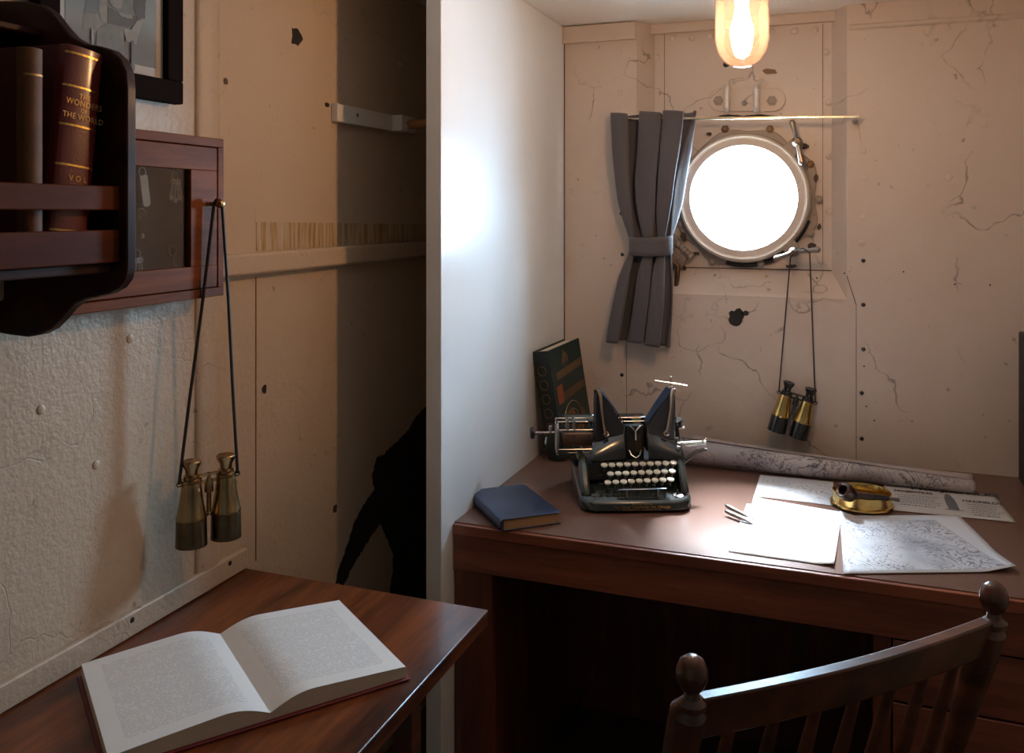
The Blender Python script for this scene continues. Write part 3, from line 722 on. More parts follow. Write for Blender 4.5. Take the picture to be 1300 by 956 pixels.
def key_thing(px, py, kind, label, rot=0):
    c = P(px, py, x=KB + .006); K = empty('key' if kind != 'bunch' else 'key_bunch', c, rot=(rot, 0, 0))
    tag(K, label, 'keys', 'keys hung inside the key cabinet')
    MB().cyl((-.006, 0, .003), (.002, 0, .003), .0012, seg=8).build('hook', M['oldbrass'], K)
    if kind in ('tag', 'bunch'):
        MB().torus((0, 0, -.006), .008, .0009, (1, 0, 0), 24, 6).build('split_ring', M['dullsteel'], K)
    if kind == 'tag':
        pts = []
        for k in range(9): a = PI*k/8; pts.append((.001, .009*math.cos(a), -.062 - .006*math.sin(a)))
        MB().prism([(.001, -.009, -.012), (.001, .009, -.012)] + pts[::1], (.0015, 0, 0)).build('key_tag', plain('ivory_label', (.55, .50, .36), .5), K)
    def onekey(dy, ln, tilt, ring=.006):
        g = MB(); R = Matrix.Rotation(tilt, 4, 'X')
        g.torus(R @ Vector((.002, dy, -.018)), ring, .0013, (1, 0, 0), 20, 6, 1)
        g.cyl(R @ Vector((.002, dy, -.018 - ring)), R @ Vector((.002, dy, -.018 - ring - ln)), .0016, seg=8)
        g.box((.0012, dy, -.018 - ring - ln), (.0028, dy + .007, -.018 - ring - ln + .009), R)
        return g
    if kind == 'bunch':
        for k, (dy, tl) in enumerate(((-.004, -.22), (-.001, -.05), (.002, .10), (.004, .25))): onekey(dy, .030 + .004*(k % 2), tl, .004).build('key', M['dullsteel'], K)
    if kind == 'key': onekey(0, .035, 0, .009).build('key_body', M['oldbrass'], K)
    return K
key_thing(180, 214, 'tag', 'key with a cream paper tag in the upper left of the key cabinet', .16)
key_thing(222, 219, 'bunch', 'bunch of small steel keys in the upper right of the key cabinet')
key_thing(178, 258, 'key', 'single brass key below the cream tag in the key cabinet')
key_thing(217, 306, 'key', 'single brass key low in the right of the key cabinet', .1)
key_thing(174, 318, 'bunch', 'bunch of small keys at the bottom left of the key cabinet', -.1)

# ================================================================ binoculars
def binoculars(root, body_m, tube_m, eye_m, flare=1.0, hood=.055):
    """axis -z is towards the big lenses, origin between the eyepieces' tops; barrels along local z"""
    for sx in (-1, 1):
        x = .033*sx
        br = MB().lathe([(.0165, -.040), (.0175, -.042), (.0185, -.050), (.0215, -.075), (.0250*flare, -.100), (.0268*flare, -.104), (.0268*flare, -.108), (.0255*flare, -.109)], (x, 0, 0), (0, 0, 1), 28).build('barrel', M[tube_m], root)
        MB().lathe([(.0255*flare, -.108), (.0265*flare, -.110), (.0275*flare, -.155), (.0280*flare, -.158), (.0262*flare, -.158), (.0255*flare, -.150), (0, -.149)], (x, 0, 0), (0, 0, 1), 28).build('lens_hood', M[body_m], root)
        MB().lathe([(0, -.004), (.010, -.004), (.0165, .0), (.0180, -.002), (.0165, -.008), (.0120, -.016), (.0110, -.026), (.0145, -.028), (.0145, -.034), (.0190, -.035), (.0190, -.040), (.0165, -.042)], (x, 0, 0), (0, 0, 1), 24).build('eyepiece', M[eye_m], root)
        MB().torus((x + .022*sx, 0, -.040), .005, .0013, (0, 1, 0), 16, 6).build('strap_ring', M[eye_m], root)
    for hw_, zz_ in ((.020, -.031), (.022, -.044), (.012, -.104)): MB().tube([(-hw_, 0, zz_), (hw_, 0, zz_)], .003, 8).build('bridge', M[eye_m], root)
    MB().lathe([(.003, -.028), (.003, -.036), (.0075, -.044), (.0085, -.056), (.0085, -.064), (.0045, -.066), (.0045, -.102), (.006, -.104), (.006, -.108), (0, -.109)], (0, 0, 0), (0, 0, 1), 18).build('focus_wheel', M[eye_m], root)

# brass pair hanging from the cabinet peg
ax = math.radians(60)
BL = empty('binoculars', (-1.128, 1.361, 1.046), rot=(0, 0, ax)); tag(BL, 'tarnished brass binoculars hanging by a dark strap from the key cabinet', 'binoculars', 'old binoculars on straps')
binoculars(BL, 'darkbrass', 'oldbrass', 'oldbrass', 1.04)
bpy.context.view_layer.update()
Mi = BL.matrix_world.inverted()
top = Vector((KX + .016, pgp.y, pgp.z + .006))
strap = MB()
for sx, dy in ((-1, -.006), (1, .007)):
    e = BL.matrix_world @ Vector((.056*sx, 0, -.040))
    a0 = top + Vector((.004*sx, dy, -.004))
    strap.tube([Mi @ p for p in (top + Vector((.001*sx, dy*.3, .003)), a0, a0.lerp(e, .35) + Vector((.002, 0, 0)), a0.lerp(e, .7), e)], .0042, 8, flat=(.75, 1))
strap.build('strap', M['strap'], BL)
# black and brass pair hanging from the lower dog
c = P(1016, 489, y=YB - .043)
BR = empty('binoculars', c, rot=(0, math.radians(14), math.radians(4)))
tag(BR, 'black and brass binoculars hanging by a thin cord from the porthole wing nut', 'binoculars', 'old binoculars on straps')
binoculars(BR, 'blackgloss', 'brass', 'blackgloss', 1.02)
bpy.context.view_layer.update(); Mi = BR.matrix_world.inverted()
cd = MB()
ends = [BR.matrix_world @ Vector((.055*sx, 0, -.040)) for sx in (-1, 1)]
t0, t1 = P(1003.5, 327, y=YB - .030), P(1028, 321, y=YB - .030)
for a0, e in ((t0, ends[0]), (t1, ends[1])):
    cd.tube([Mi @ p for p in (a0, a0.lerp(e, .5), e)], .0021, 8)
cd.tube([Mi @ p for p in (t0, t0 + Vector((.012, -.004, .018)), t1 + Vector((-.02, -.004, .014)), t1)], .0021, 8)
cd.build('cord', M['cord'], BR)

# ================================================================ curtain and its rod
RY = YB - .056
ROD = empty('curtain_rod', P(1088, 148, y=RY)); tag(ROD, 'thin brass curtain rod across the top of the porthole', 'curtain rod')
ra, rb = P(786, 151.5, y=RY), P(1091, 148, y=RY)
MB().tube([ra, rb], .0045, 10).build('rod', M['brass'] if 0 else plain('pale_worn_brass', (.75, .66, .48), .25, 1, var=.1), ROD)
for q in (rb + Vector((-.012, 0, 0)), ra + Vector((.012, 0, 0))):
    MB().tube([q + Vector((0, .044, -.010)), q + Vector((0, .01, -.010)), q + Vector((0, -.001, -.006))], [.009, .006, .006], 10).build('bracket', M['rim'], ROD)
fix_parent(ROD)
CU = empty('curtain', (-.6, RY, 1.10)); tag(CU, 'short charcoal grey curtain tied back at the left of the porthole', 'curtain')
keyz = [(1.838, -.700, -.466), (1.80, -.698, -.467), (1.70, -.690, -.476), (1.55, -.676, -.498), (1.435, -.655, -.522), (1.405, -.650, -.526), (1.375, -.656, -.526), (1.30, -.680, -.532), (1.20, -.700, -.536), (1.10, -.718, -.543), (1.085, -.719, -.544)]
def ce(z):
    for (za, la, ra_), (zb, lb, rb_) in zip(keyz, keyz[1:]):
        if z >= zb:
            k = (za - z)/(za - zb); return la + (lb - la)*k, ra_ + (rb_ - ra_)*k
    return keyz[-1][1:]
def curt(u, v):
    z = 1.838 - v*(1.838 - 1.085)
    l, r = ce(z)
    tie = math.exp(-((z - 1.405)/.07)**2)
    ph = 2*PI*(3.4*u + .30*math.sin(5*u + 1) + .10*math.sin(11*u)) + .5*math.sin(z*9)
    amp = .031*(1 - .5*tie)*(.85 + .15*math.sin(9*u))
    if z > 1.70: amp *= 1 + .22*(z - 1.70)/.138
    x = l + (r - l)*u + .025*math.sin(2*ph + .6)*(1 - tie*.6) * (r - l)/.25
    y = RY - .006 + amp*math.cos(ph) + .004*math.sin(25*u + z*14)
    y = min(y, YB - .012)
    z2 = z + (.006*math.sin(ph) - .006 if v < .02 else 0) + (.010*math.sin(3*u) - .012*u if v > .97 else 0)
    if v > .985: z2 = z2 
    return Vector((x, y, z2))
cc = MB().grid(curt, 150, 70).build('cloth', M['curtain'], CU, solid=.0022, ang=80)
g = MB()
def tb(u, v):
    a = 2*PI*u; zc = 1.406 + .004*math.cos(a)
    return Vector((-.588 + .070*math.cos(a), RY - .004 + .034*math.sin(a), zc + (v - .5)*.060 + .006*math.sin(a - .5)))
g.grid(tb, 48, 4)
g.build('tieback', M['curtain'], CU, solid=.003)
fix_parent(CU)

# ================================================================ hanging lamp
LC = Vector((-.195, 1.829, 0)); gr = .0532
LP = empty('ceiling_lamp', (LC.x, LC.y, ZC)); tag(LP, 'lit ceiling lamp with a glass jar shade hanging before the porthole', 'lamp')
zb = HC + 184/F*1.78
MB().lathe([(.0, zb), (.020, zb + .003), (.036, zb + .013), (.048, zb + .032), (gr, zb + .055), (gr, zb + .17), (gr - .002, zb + .17), (gr - .002, zb + .056), (.046, zb + .034), (.034, zb + .0155), (.019, zb + .0055), (.0, zb + .003)], (LC.x, LC.y, 0), (0, 0, 1), 48).build('glass_jar', M['lampglass'], LP)
MB().lathe([(.050, zb + .1705), (.060, zb + .172), (.062, zb + .20), (.050, zb + .222), (.030, zb + .232), (.022, zb + .24), (.022, ZC - .02), (.05, ZC - .016), (.055, ZC - .001), (0, ZC - .001)], (LC.x, LC.y, 0), (0, 0, 1), 40).build('lamp_cap', M['oldbrass'], LP)
MB().lathe([(0, zb + .040), (.010, zb + .042), (.018, zb + .050), (.0225, zb + .064), (.022, zb + .082), (.016, zb + .102), (.012, zb + .122), (.014, zb + .14), (0, zb + .14)], (LC.x, LC.y, 0), (0, 0, 1), 32).build('light_bulb', M['bulb'], LP)
MB().cyl((LC.x, LC.y, zb + .141), (LC.x, LC.y, zb + .172), .016).build('bulb_socket', M['brass'], LP)
fix_parent(LP)

# ================================================================ clothes rail in the recess
CR = empty('clothes_rail', (XL, 2.2, 1.74)); tag(CR, 'white wall batten carrying a wooden clothes rail in the dark recess', 'clothes rail')
MB().box((XL + .001, 1.905, 1.738), (XL + .020, 2.19, 1.783)).build('batten', M['whitepaint'], CR, bevel=.002)
MB().box((XL + .001, 2.19, 1.738), (XL + .050, 2.275, 1.783)).build('end_block', M['whitepaint'], CR, bevel=.002)
MB().tube([(XL + .050, 2.235, 1.760), (PX0, 2.235, 1.760)], .013, 16).build('rod', M['pinewood'], CR)
for y in (2.0, 2.22): MB().lathe([(.005, 0), (.005, .001), (0, .0012)], (XL + (.0201 if y < 2.1 else .0501), y, 1.763), (1, 0, 0), 10).build('screw_head', M['dullsteel'], CR)
fix_parent(CR)

# ================================================================ black document cabinet at the right end of the desk
DC = empty('document_cabinet', (.62, 2.74, .75)); tag(DC, 'tall black cabinet standing at the far right end of the desk', 'cabinet')
MB().box((.463, 2.62, .75), (.795, 2.868, 1.172)).build('case', M['black'], DC, bevel=.004)
MB().box((.475, 2.612, .765), (.785, 2.62, 1.160)).build('door', M['mahogz'], DC, bevel=.002)
MB().cyl((.462, 2.63, .98), (.462, 2.63, 1.02), .004).build('hinge', M['dullsteel'], DC)
fix_parent(DC)

# ================================================================ things on the desk
DZ = .75
# green book leaning in the corner
O = Vector((-.800, 2.572, DZ + .001)); U = (Vector((-.848, 2.558, 1.082)) - O); Hh = U.length; U.normalize()
Wv = Vector((.17, .98, .0)); Wv = (Wv - U*Wv.dot(U)).normalized(); Tn = Wv.cross(U)
if Tn.x > 0: Tn = -Tn
GB = empty('green_book', O)
GB.matrix_world = Matrix(((Wv.x, Tn.x, U.x, O.x), (Wv.y, Tn.y, U.y, O.y), (Wv.z, Tn.z, U.z, O.z + .006), (0, 0, 0, 1)))
tag(GB, 'tall dark green decorated book leaning in the corner behind the typewriter', 'book')
bw, bt = .215, .056
MB().box((0, 0, 0), (bw, .004, Hh)).build('cover', M['greencloth'], GB, bevel=.001)
MB().box((0, bt - .004, 0), (bw, bt, Hh)).build('cover', M['greencloth'], GB, bevel=.001)
MB().box((0, .004, .004), (bw - .008, bt - .004, Hh - .006)).build('page_block', M['pages'], GB, smooth=False)
pts = [(-.001 - .006*math.sin(PI*k/8), bt*k/8, 0) for k in range(9)]
MB().prism([(.002, 0, 0)] + pts + [(.002, bt, 0)], (0, 0, Hh)).build('spine', M['greenspine'], GB)
def onb(x0, z0, x1, z1, x2, z2, x3, z3, m, k=1): MB().prism([(x0, -.0004*k, z0), (x1, -.0004*k, z1), (x2, -.0004*k, z2), (x3, -.0004*k, z3)], (0, .0006, 0)).build('cover_ornament', M[m], GB, smooth=False)
onb(.03, Hh*.70, .205, Hh*.745, .205, Hh*.82, .03, Hh*.775, 'ochre'); onb(.055, Hh*.50, .205, Hh*.535, .205, Hh*.61, .055, Hh*.575, 'ochre')
onb(.018, Hh*.485, .055, Hh*.495, .055, Hh*.66, .018, Hh*.65, 'orange', 2)
onb(.07, Hh*.83, .12, Hh*.845, .115, Hh*.90, .09, Hh*.96, 'ochre')
for k in range(4): MB().torus((.10, -.0003, Hh*.28), .062 - .012*k, .0012, (0, 1, 0), 32, 5).build('cover_ornament', M['ochre' if k % 2 else 'gilt_dull'], GB)
for k, (x, z) in enumerate(((.09, .22), (.12, .27), (.15, .22), (.17, .30), (.10, .33))): MB().ball((x, -.0004, Hh*z), .012, (1, .08, 1.6), 12).build('cover_ornament', M['orange' if k % 2 == 0 else 'ochre'], GB)
for k in range(5): MB().torus((-.0075, bt/2, Hh*(.3 + .13*k)), .014, .0013, (1, 0, 0), 24, 5).build('spine_ornament', M['tan'], GB)
lettering('cover_lettering', 'WONDERFUL', .019, (.118, -.0012, Hh*.763), (1, 0, .12), (0, 0, 1), M['greenspine'], GB) if 0 else None

# navy book near the partition
a0, a1, a2, a3 = [P(*p, z=DZ + .029) for p in ((627.5, 618), (638, 660), (712, 650), (697, 611))]
xa = (a2 - a1).normalized(); ya = Vector((-xa.y, xa.x, 0)); wdt = (a2 - a1).length; dpt = (a3 - a2).length
NB = empty('navy_book', (a1.x, a1.y, DZ), rot=(0, 0, math.atan2(xa.y, xa.x))); tag(NB, 'closed navy blue book lying flat beside the white partition', 'book')
sk = (a0 - a1).dot(xa)
dpt = ((a0 - a1).dot(ya) + (a3 - a2).dot(ya))/2
MB().box((0, 0, .0005), (wdt, dpt, .0035)).build('cover', M['bluecloth'], NB, bevel=.0012)
MB().box((0, 0, .0265), (wdt, dpt, .0295)).build('cover', M['bluecloth'], NB, bevel=.0012)
MB().box((.004, .003, .0035), (wdt - .005, dpt - .003, .0265)).build('page_block', M['pages_tan'], NB, smooth=False)
g = MB(); g.prism([(.003, 0, .0006), (-.002, 0, .002), (-.006, 0, .008), (-.007, 0, .015), (-.006, 0, .022), (-.002, 0, .028), (.003, 0, .0294)], (0, dpt, 0)).build('spine', M['bluecloth'], NB)

# papers
def sheet(name, corners, label, base, ink, mode, seed=1, dens=7, curl=.002, z=.0006, frame=True, margin=.02, top=0, strength=.8, cat='paper', group=None, shine=None):
    """corners: bl, br, tr, tl as seen; each paper lies at its own height on the desk"""
    c = [Vector((p.x, p.y, 0)) for p in corners]
    o = c[0].copy(); S = empty(name, (o.x, o.y, DZ + z)); tag(S, label, cat, group)
    ux = (c[1] - c[0]).normalized(); uy = Vector((-ux.y, ux.x, 0))
    Wd = (c[1] - c[0]).length; Hd = ((c[3] - c[0]).dot(uy) + (c[2] - c[1]).dot(uy))/2
    mt = chart(name + '_print', base, ink, (0, 0, 0), tuple(ux), tuple(uy), Wd, Hd, mode, seed, dens, frame, margin, top, strength)
    def fn(u, v):
        p = (c[0].lerp(c[1], u)).lerp(c[3].lerp(c[2], u), v) - o
        e = max(0, u - .82)/.18*max(0, .3 - v)/.3 + max(0, .12 - u)/.12*max(0, v - .8)/.2
        return Vector((p.x, p.y, curl*e + .0003*math.sin(9*u + seed)*math.sin(7*v) + .0003))
    MB().grid(fn, 24, 16).build('sheet', mt, S, solid=.0003)
    return S, ux, uy, Wd, Hd
g2 = 'loose papers on the desk'
sA = sheet('paper_sheet', [P(*p, z=DZ) for p in ((957, 630), (1057, 642), (1058, 612), (965, 603))], 'small printed map sheet tucked below the rolled chart', (.74, .75, .76), (.30, .32, .38), 'map', 3, 9, 0, .0005, True, .008, cat='paper', group=g2)
sB = sheet('paper_sheet', [P(*p, z=DZ) for p in ((925, 701), (1045, 717), (1061, 652), (948, 640))], 'lower white sheet showing at the left edge below the drawing pens', (.86, .87, .88), (.45, .47, .52), 'text', 2, .006, 0, .0006, False, .02, strength=.3, group=g2)
sC = sheet('paper_sheet', [P(*p, z=DZ) for p in ((938, 703), (1059, 720), (1069, 651), (957, 632))], 'white chart sheet under the pen points, bleached by the sunlight', (.88, .89, .90), (.40, .44, .52), 'map', 5, 4, .006, .0014, True, .014, strength=.4, group=g2)
sD = sheet('sea_chart', [P(*p, z=DZ) for p in ((1071, 730), (1290, 727), (1217, 655), (1066, 656))], 'wide printed map sheet at the front of the desk right of the white sheets', (.70, .72, .76), (.09, .11, .17), 'map', 8, 8, .012, .0022, True, .016, .022, 1.0, 'map', g2)
c0 = sD
SD, ux, uy, Wd, Hd = sD
lettering('title_lettering', 'THE TOWN OF THE WORLD', .0085, tuple(ux*Wd*.36 + uy*(Hd - .018) + Vector((0, 0, .0008))), tuple(ux), tuple(uy), M['inkgrey'], SD, .0003, 1.3)
sE = sheet('advertisement_sheet', [P(*p, z=DZ) for p in ((1130, 648), (1290, 664), (1262, 629), (1121, 614))], 'printed projectiles advertisement lying under the rolled chart', (.56, .54, .52), (.10, .09, .10), 'text', 4, .0072, 0, .0012, False, .02, strength=.0, cat='paper', group=g2)
SE, ux, uy, Wd, Hd = sE
def adt(s2, sz, u, v, m='ink', sp=1.0, sx=1.0, bold=0.0): lettering('printed_lettering', s2, sz, tuple(ux*Wd*u + uy*Hd*v + Vector((0, 0, .0010))), tuple(ux), tuple(uy), M[m], SE, .0003, sp, 'CENTER', sx, bold)
adt('PROJECTILES', .021, .25, .76, sx=.80, bold=.0009); adt("HADFIELD'S", .026, .82, .60, sx=.70, bold=.0010); adt('PROJECTILES', .040, .62, .93, sx=.95, bold=.0016)
for k, y in enumerate((.60, .52, .45, .38, .31, .22)):
    a_, b_ = .08 + .02*(k % 2), .45 - .03*(k % 3)
    for (q0, q1, yo) in ((a_, b_, 0), (a_ + .59, b_ + .49, -.13)):
        g = MB(); x = q0; r = random.Random(k*3 + int(q0*100))
        while x < q1:
            wl_ = r.uniform(.008, .03); g.prism([Vector((0,0,.0013)) + ux*Wd*xx + uy*Hd*(y + yo + dy) for xx, dy in ((x, 0), (x + wl_, 0), (x + wl_, .022 if k < 5 else .034), (x, .022 if k < 5 else .034))], (0, 0, .0001)); x += wl_ + .008
        g.build('small_print', M['inkgrey'], SE, smooth=False)
pp = [(.50, .22), (.50, .50), (.505, .64), (.52, .76), (.545, .82), (.57, .76), (.585, .64), (.59, .50), (.59, .22)]
MB().prism([ux*Wd*a_ + uy*Hd*b_ + Vector((0, 0, .0012)) for a_, b_ in pp], (0, 0, .0002)).build('shell_engraving', M['shell'], SE, smooth=False)
MB().prism([ux*Wd*a_ + uy*Hd*b_ + Vector((0, 0, .0012)) for a_, b_ in ((.47, .20), (.62, .20), (.62, .225), (.47, .225))], (0, 0, .0002)).build('shell_engraving', M['inkgrey'], SE, smooth=False)

# rolled chart along the back of the desk
RC = empty('rolled_chart', (-.05, 2.72, DZ)); tag(RC, 'long partly rolled paper chart lying along the back of the desk', 'chart')
rm = chart('rolled_chart_print', (.46, .41, .40), (.07, .065, .09), (-2, -2, 0), (1, 0, 0), (0, 1, 0), 9, 9, 'map', 12, 7, False, .01, strength=1.0)
q0 = P(846, 590, z=DZ); q1 = P(1239, 630, z=DZ); ra_, rb_ = .041, .0185
p0 = Vector((q0.x, q0.y + ra_*.62, DZ + ra_)); p1 = Vector((q1.x, q1.y + rb_*.8, DZ + rb_))
ax_ = (p1 - p0).normalized(); sd = Vector((ax_.y, -ax_.x, 0)).normalized()   # towards the viewer
if sd.y > 0: sd = -sd
def roll(u, v):
    # v runs from the inner end of the spiral out to the back edge that lies flat
    k = v*1.0
    r = ra_ + (rb_ - ra_)*u + .0012*math.sin(14*u)
    ctr = p0.lerp(p1, u); ctr.z = DZ + .001 + r
    if k < .72:
        ang = PI*.5 + (k/.72)*(2.75*PI) ; rr = r*(.90 + .10*k/.72)
        # ends going round over the front and under to the back
        return ctr + sd*math.cos(ang + .25*PI)*rr + Vector((0, 0, math.sin(ang + .25*PI)*rr))
    return None
g = MB(); NU = 60; NV = 60
rows = []
for i in range(NU + 1):
    u = i/NU; r = ra_ + (rb_ - ra_)*u; ctr = p0.lerp(p1, u); ctr.z = DZ + .0012 + r
    row = []
    for j in range(NV + 1):                   # spiral: starts inside, comes round the front, under, then back flat
        k = j/NV
        ang = PI*.5 - (1 - k)*3.4*PI
        rr = r*(.86 + .14*k)
        # ang = pi/2 at the very top of the tube; direction positive turns from front to top to back
        row.append(ctr + sd*math.cos(ang - PI)*(-1)*rr*-1 + Vector((0, 0, math.sin(ang)*rr)))
    # free sheet leaving the bottom towards the wall
    last = row[-1]
    rows.append(row)
V = [[g.bm.verts.new(p) for p in row] for row in rows]
for i in range(NU):
    for j in range(NV): g.bm.faces.new((V[i][j], V[i+1][j], V[i+1][j+1], V[i][j+1]))
g.build('roll', rm, RC, solid=.0005, ang=70)
lm = chart('loose_chart_print', (.50, .43, .40), (.20, .17, .17), (-.60, 2.60, 0), (.995, -.1, 0), (.1, .995, 0), .93, .30, 'map', 17, 5, True, .018, strength=.45)
fl = [P(842, 588, z=DZ), P(1236, 612, z=DZ), P(1229, 592, z=DZ), P(866, 559, z=DZ + .03)]
def flat(u, v):
    a = p0.lerp(p1, u) ; r = ra_ + (rb_ - ra_)*u
    bk = Vector((-.46 + .80*u, YB - .030 - .030*u, 0))
    a = Vector((a.x, a.y + r*.35, 0)); p = a.lerp(bk, v)
    h = .0022 + (r*1.25 - .002)*(v**1.5)*(1 - u)*.9 + .010*v*v*u
    return Vector((p.x, p.y, DZ + h))
MB().grid(flat, 40, 14).build('loose_sheet', lm, RC, solid=.0005)
fix_parent(RC)

# brass ashtray
ac = P(1094, 641, z=DZ); AS = empty('brass_ashtray', (ac.x, ac.y, DZ)); tag(AS, 'round polished brass ashtray holding a tobacco pipe on the desk', 'ashtray')
R = .0715
MB().lathe([(0, .001), (R*1.05, .001), (R*1.10, .004), (R*1.07, .008), (R, .010), (R*.99, .032), (R*1.01, .036), (R*.985, .0375), (R*.96, .034), (R*.955, .012), (R*.6, .010), (0, .010)], (0, 0, 0), (0, 0, 1), 56).build('bowl', M['brass'], AS)
MB().lathe([(.034, .0102), (.034, .018), (.030, .022), (.018, .023), (.014, .028), (.006, .030), (0, .030)], (.006, .004, 0), (0, 0, 1), 32).build('snuffer', M['brass'], AS)
MB().torus((.006, .004, .0225), .024, .0028, (0, 0, 1), 32, 8).build('ring', M['brass'], AS)
# tobacco pipe resting in the ashtray
pb = P(1077, 626, z=DZ + .052); pe = P(1137, 634, z=DZ + .040)
TP = empty('tobacco_pipe', (pb.x, pb.y, pb.z)); tag(TP, 'dark briar tobacco pipe with a black stem resting in the brass ashtray', 'pipe')
d = pe - pb; axb = (Vector((-.50, -.62, .45))).normalized()
bowl = MB().lathe([(0, -.020), (.012, -.019), (.019, -.010), (.0215, .004), (.0215, .016), (.0195, .026), (.0170, .0265), (.0125, .024), (.0115, .0), (0, -.006)], (0, 0, 0), axb, 32)
bowl.tube([Vector((0, 0, -.006)), d*.22 + Vector((0, 0, -.002)), d*.50], [.013, .0085, .0070], 16)
bowl.build('bowl', M['briar'], TP)
MB().tube([d*.50, d*.52, d*.85], [.0074, .0068, .0062], 16).build('stem', M['rubber'], TP)
MB().tube([d*.85, d*.94, d*1.06], [.0064, .0066, .0082], 14, flat=(.6, 1)).build('mouthpiece', plain('horn_mouthpiece', (.11, .075, .055), .35), TP)

# two drawing pens
for k, (a_, b_, lab) in enumerate((((921.5, 642), (962, 662), 'shorter steel drawing pen lying behind the other on the white sheet'), ((921, 649), (971, 671), 'steel drawing pen nearest the desk edge, tip on the white sheet'))):
    p, q = P(*a_, z=DZ + .010), P(*b_, z=DZ + .004); PN = empty('drawing_pen', p); tag(PN, lab, 'pen', 'steel drawing pens'); d = q - p
    MB().tube([Vector(), d*.02, d*.10, d*.45, d*.62, d*.70], [.0030, .0042, .0048, .0046, .0038, .0026], 14).build('handle', M['dullsteel'], PN)
    MB().tube([d*.70, d*.80, d*1.0], [.0024, .0020, .0005], 10).tube([d*.74 + Vector((0, 0, .002)), d*.84 + Vector((0, 0, .0022)), d*1.0], [.0008, .0008, .0004], 8).build('nib', M['steel'], PN)

# ================================================================ typewriter
TW = empty('typewriter', (-.55, 2.335, DZ), math.radians(23)); tag(TW, 'antique black typewriter with upright winged type bars and ivory keys', 'typewriter')
def rrect(x0, x1, y0, y1, r, n=6):
    o = []
    for cx, cy, a in ((x1 - r, y0 + r, -PI/2), (x1 - r, y1 - r, 0), (x0 + r, y1 - r, PI/2), (x0 + r, y0 + r, PI)):
        for k in range(n + 1): o.append((cx + r*math.cos(a + PI/2*k/n), cy + r*math.sin(a + PI/2*k/n)))
    return o
def loft(g, secs):
    """secs: list of (outline2d, z or zfun)"""
    R_ = [[g.bm.verts.new((x, y, z(x, y) if callable(z) else z)) for x, y in o] for o, z in secs]
    for A, B in zip(R_, R_[1:]):
        n = len(A)
        for k in range(n): g.bm.faces.new((A[k], A[(k+1) % n], B[(k+1) % n], B[k]))
    g.bm.faces.new(R_[0][::-1]); g.bm.faces.new(R_[-1]); return g
zt = lambda dz: (lambda x, y: .026 + dz + max(0, (y + .15))*.16)
g = MB(); loft(g, [(rrect(-.136, .142, -.147, .145, .040), .003), (rrect(-.141, .147, -.152, .150, .045), .008), (rrect(-.140, .146, -.150, .149, .044), zt(-.004)), (rrect(-.134, .140, -.144, .143, .038), zt(.003))])
g.build('base', M['greenblack'], TW, ang=50)
for x, y in ((-.11, -.12), (.115, -.12), (-.11, .12), (.115, .12)): MB().cyl((x, y, 0), (x, y, .004), .012).build('foot', M['rubber'], TW)
for s2, z, sz in (('MANUFACTURED BY', .0235, .0050), ('The Oliver Typewriter Co. Chicago', .0165, .0088), ('WOODSTOCK, ILLINOIS, U.S.A.', .0095, .0062)):
    lettering('gilt_lettering', s2, sz, (.012, -.1517, z), (1, 0, 0), (0, 0, 1), M['gold'], TW, .0006, 1.12)
# shoulders: side castings rising from the base beside the keys
def side_cast(x0, x1, sgn):
    g = MB()
    xo, xi = (x0, x1)
    prof = [(-.118, .030), (-.112, .046), (-.092, .066), (-.070, .094), (-.052, .108), (-.030, .114), (.10, .116), (.12, .108), (.128, .030)]
    g.prism([(xo, y, z) for y, z in prof], (xi - xo, 0, 0)); return g.build('side_casting', M['greenblack'], TW, bevel=.008)
side_cast(.121, .143, 1); side_cast(-.137, -.112, -1)
MB().box((-.115, -.020, .030), (.124, .115, .090)).build('mechanism_housing', M['black'], TW, bevel=.004)
# sloping black front cover curving up from the keyboard to the towers
def cover(sx):
    def fn(u, v):
        x = .021 + sx*(.030 + (.094 - .006*v)*u)
        y = -.045 + .040*v*v + .006*math.cos(u*PI)
        z = .100 + (.045 + .035*(1 - u)**1.2)*v + .002
        return Vector((x, y, z))
    g = MB().grid(fn, 14, 8); g.build('front_cover', M['blackgloss'], TW, solid=.004)
cover(1); cover(-1)
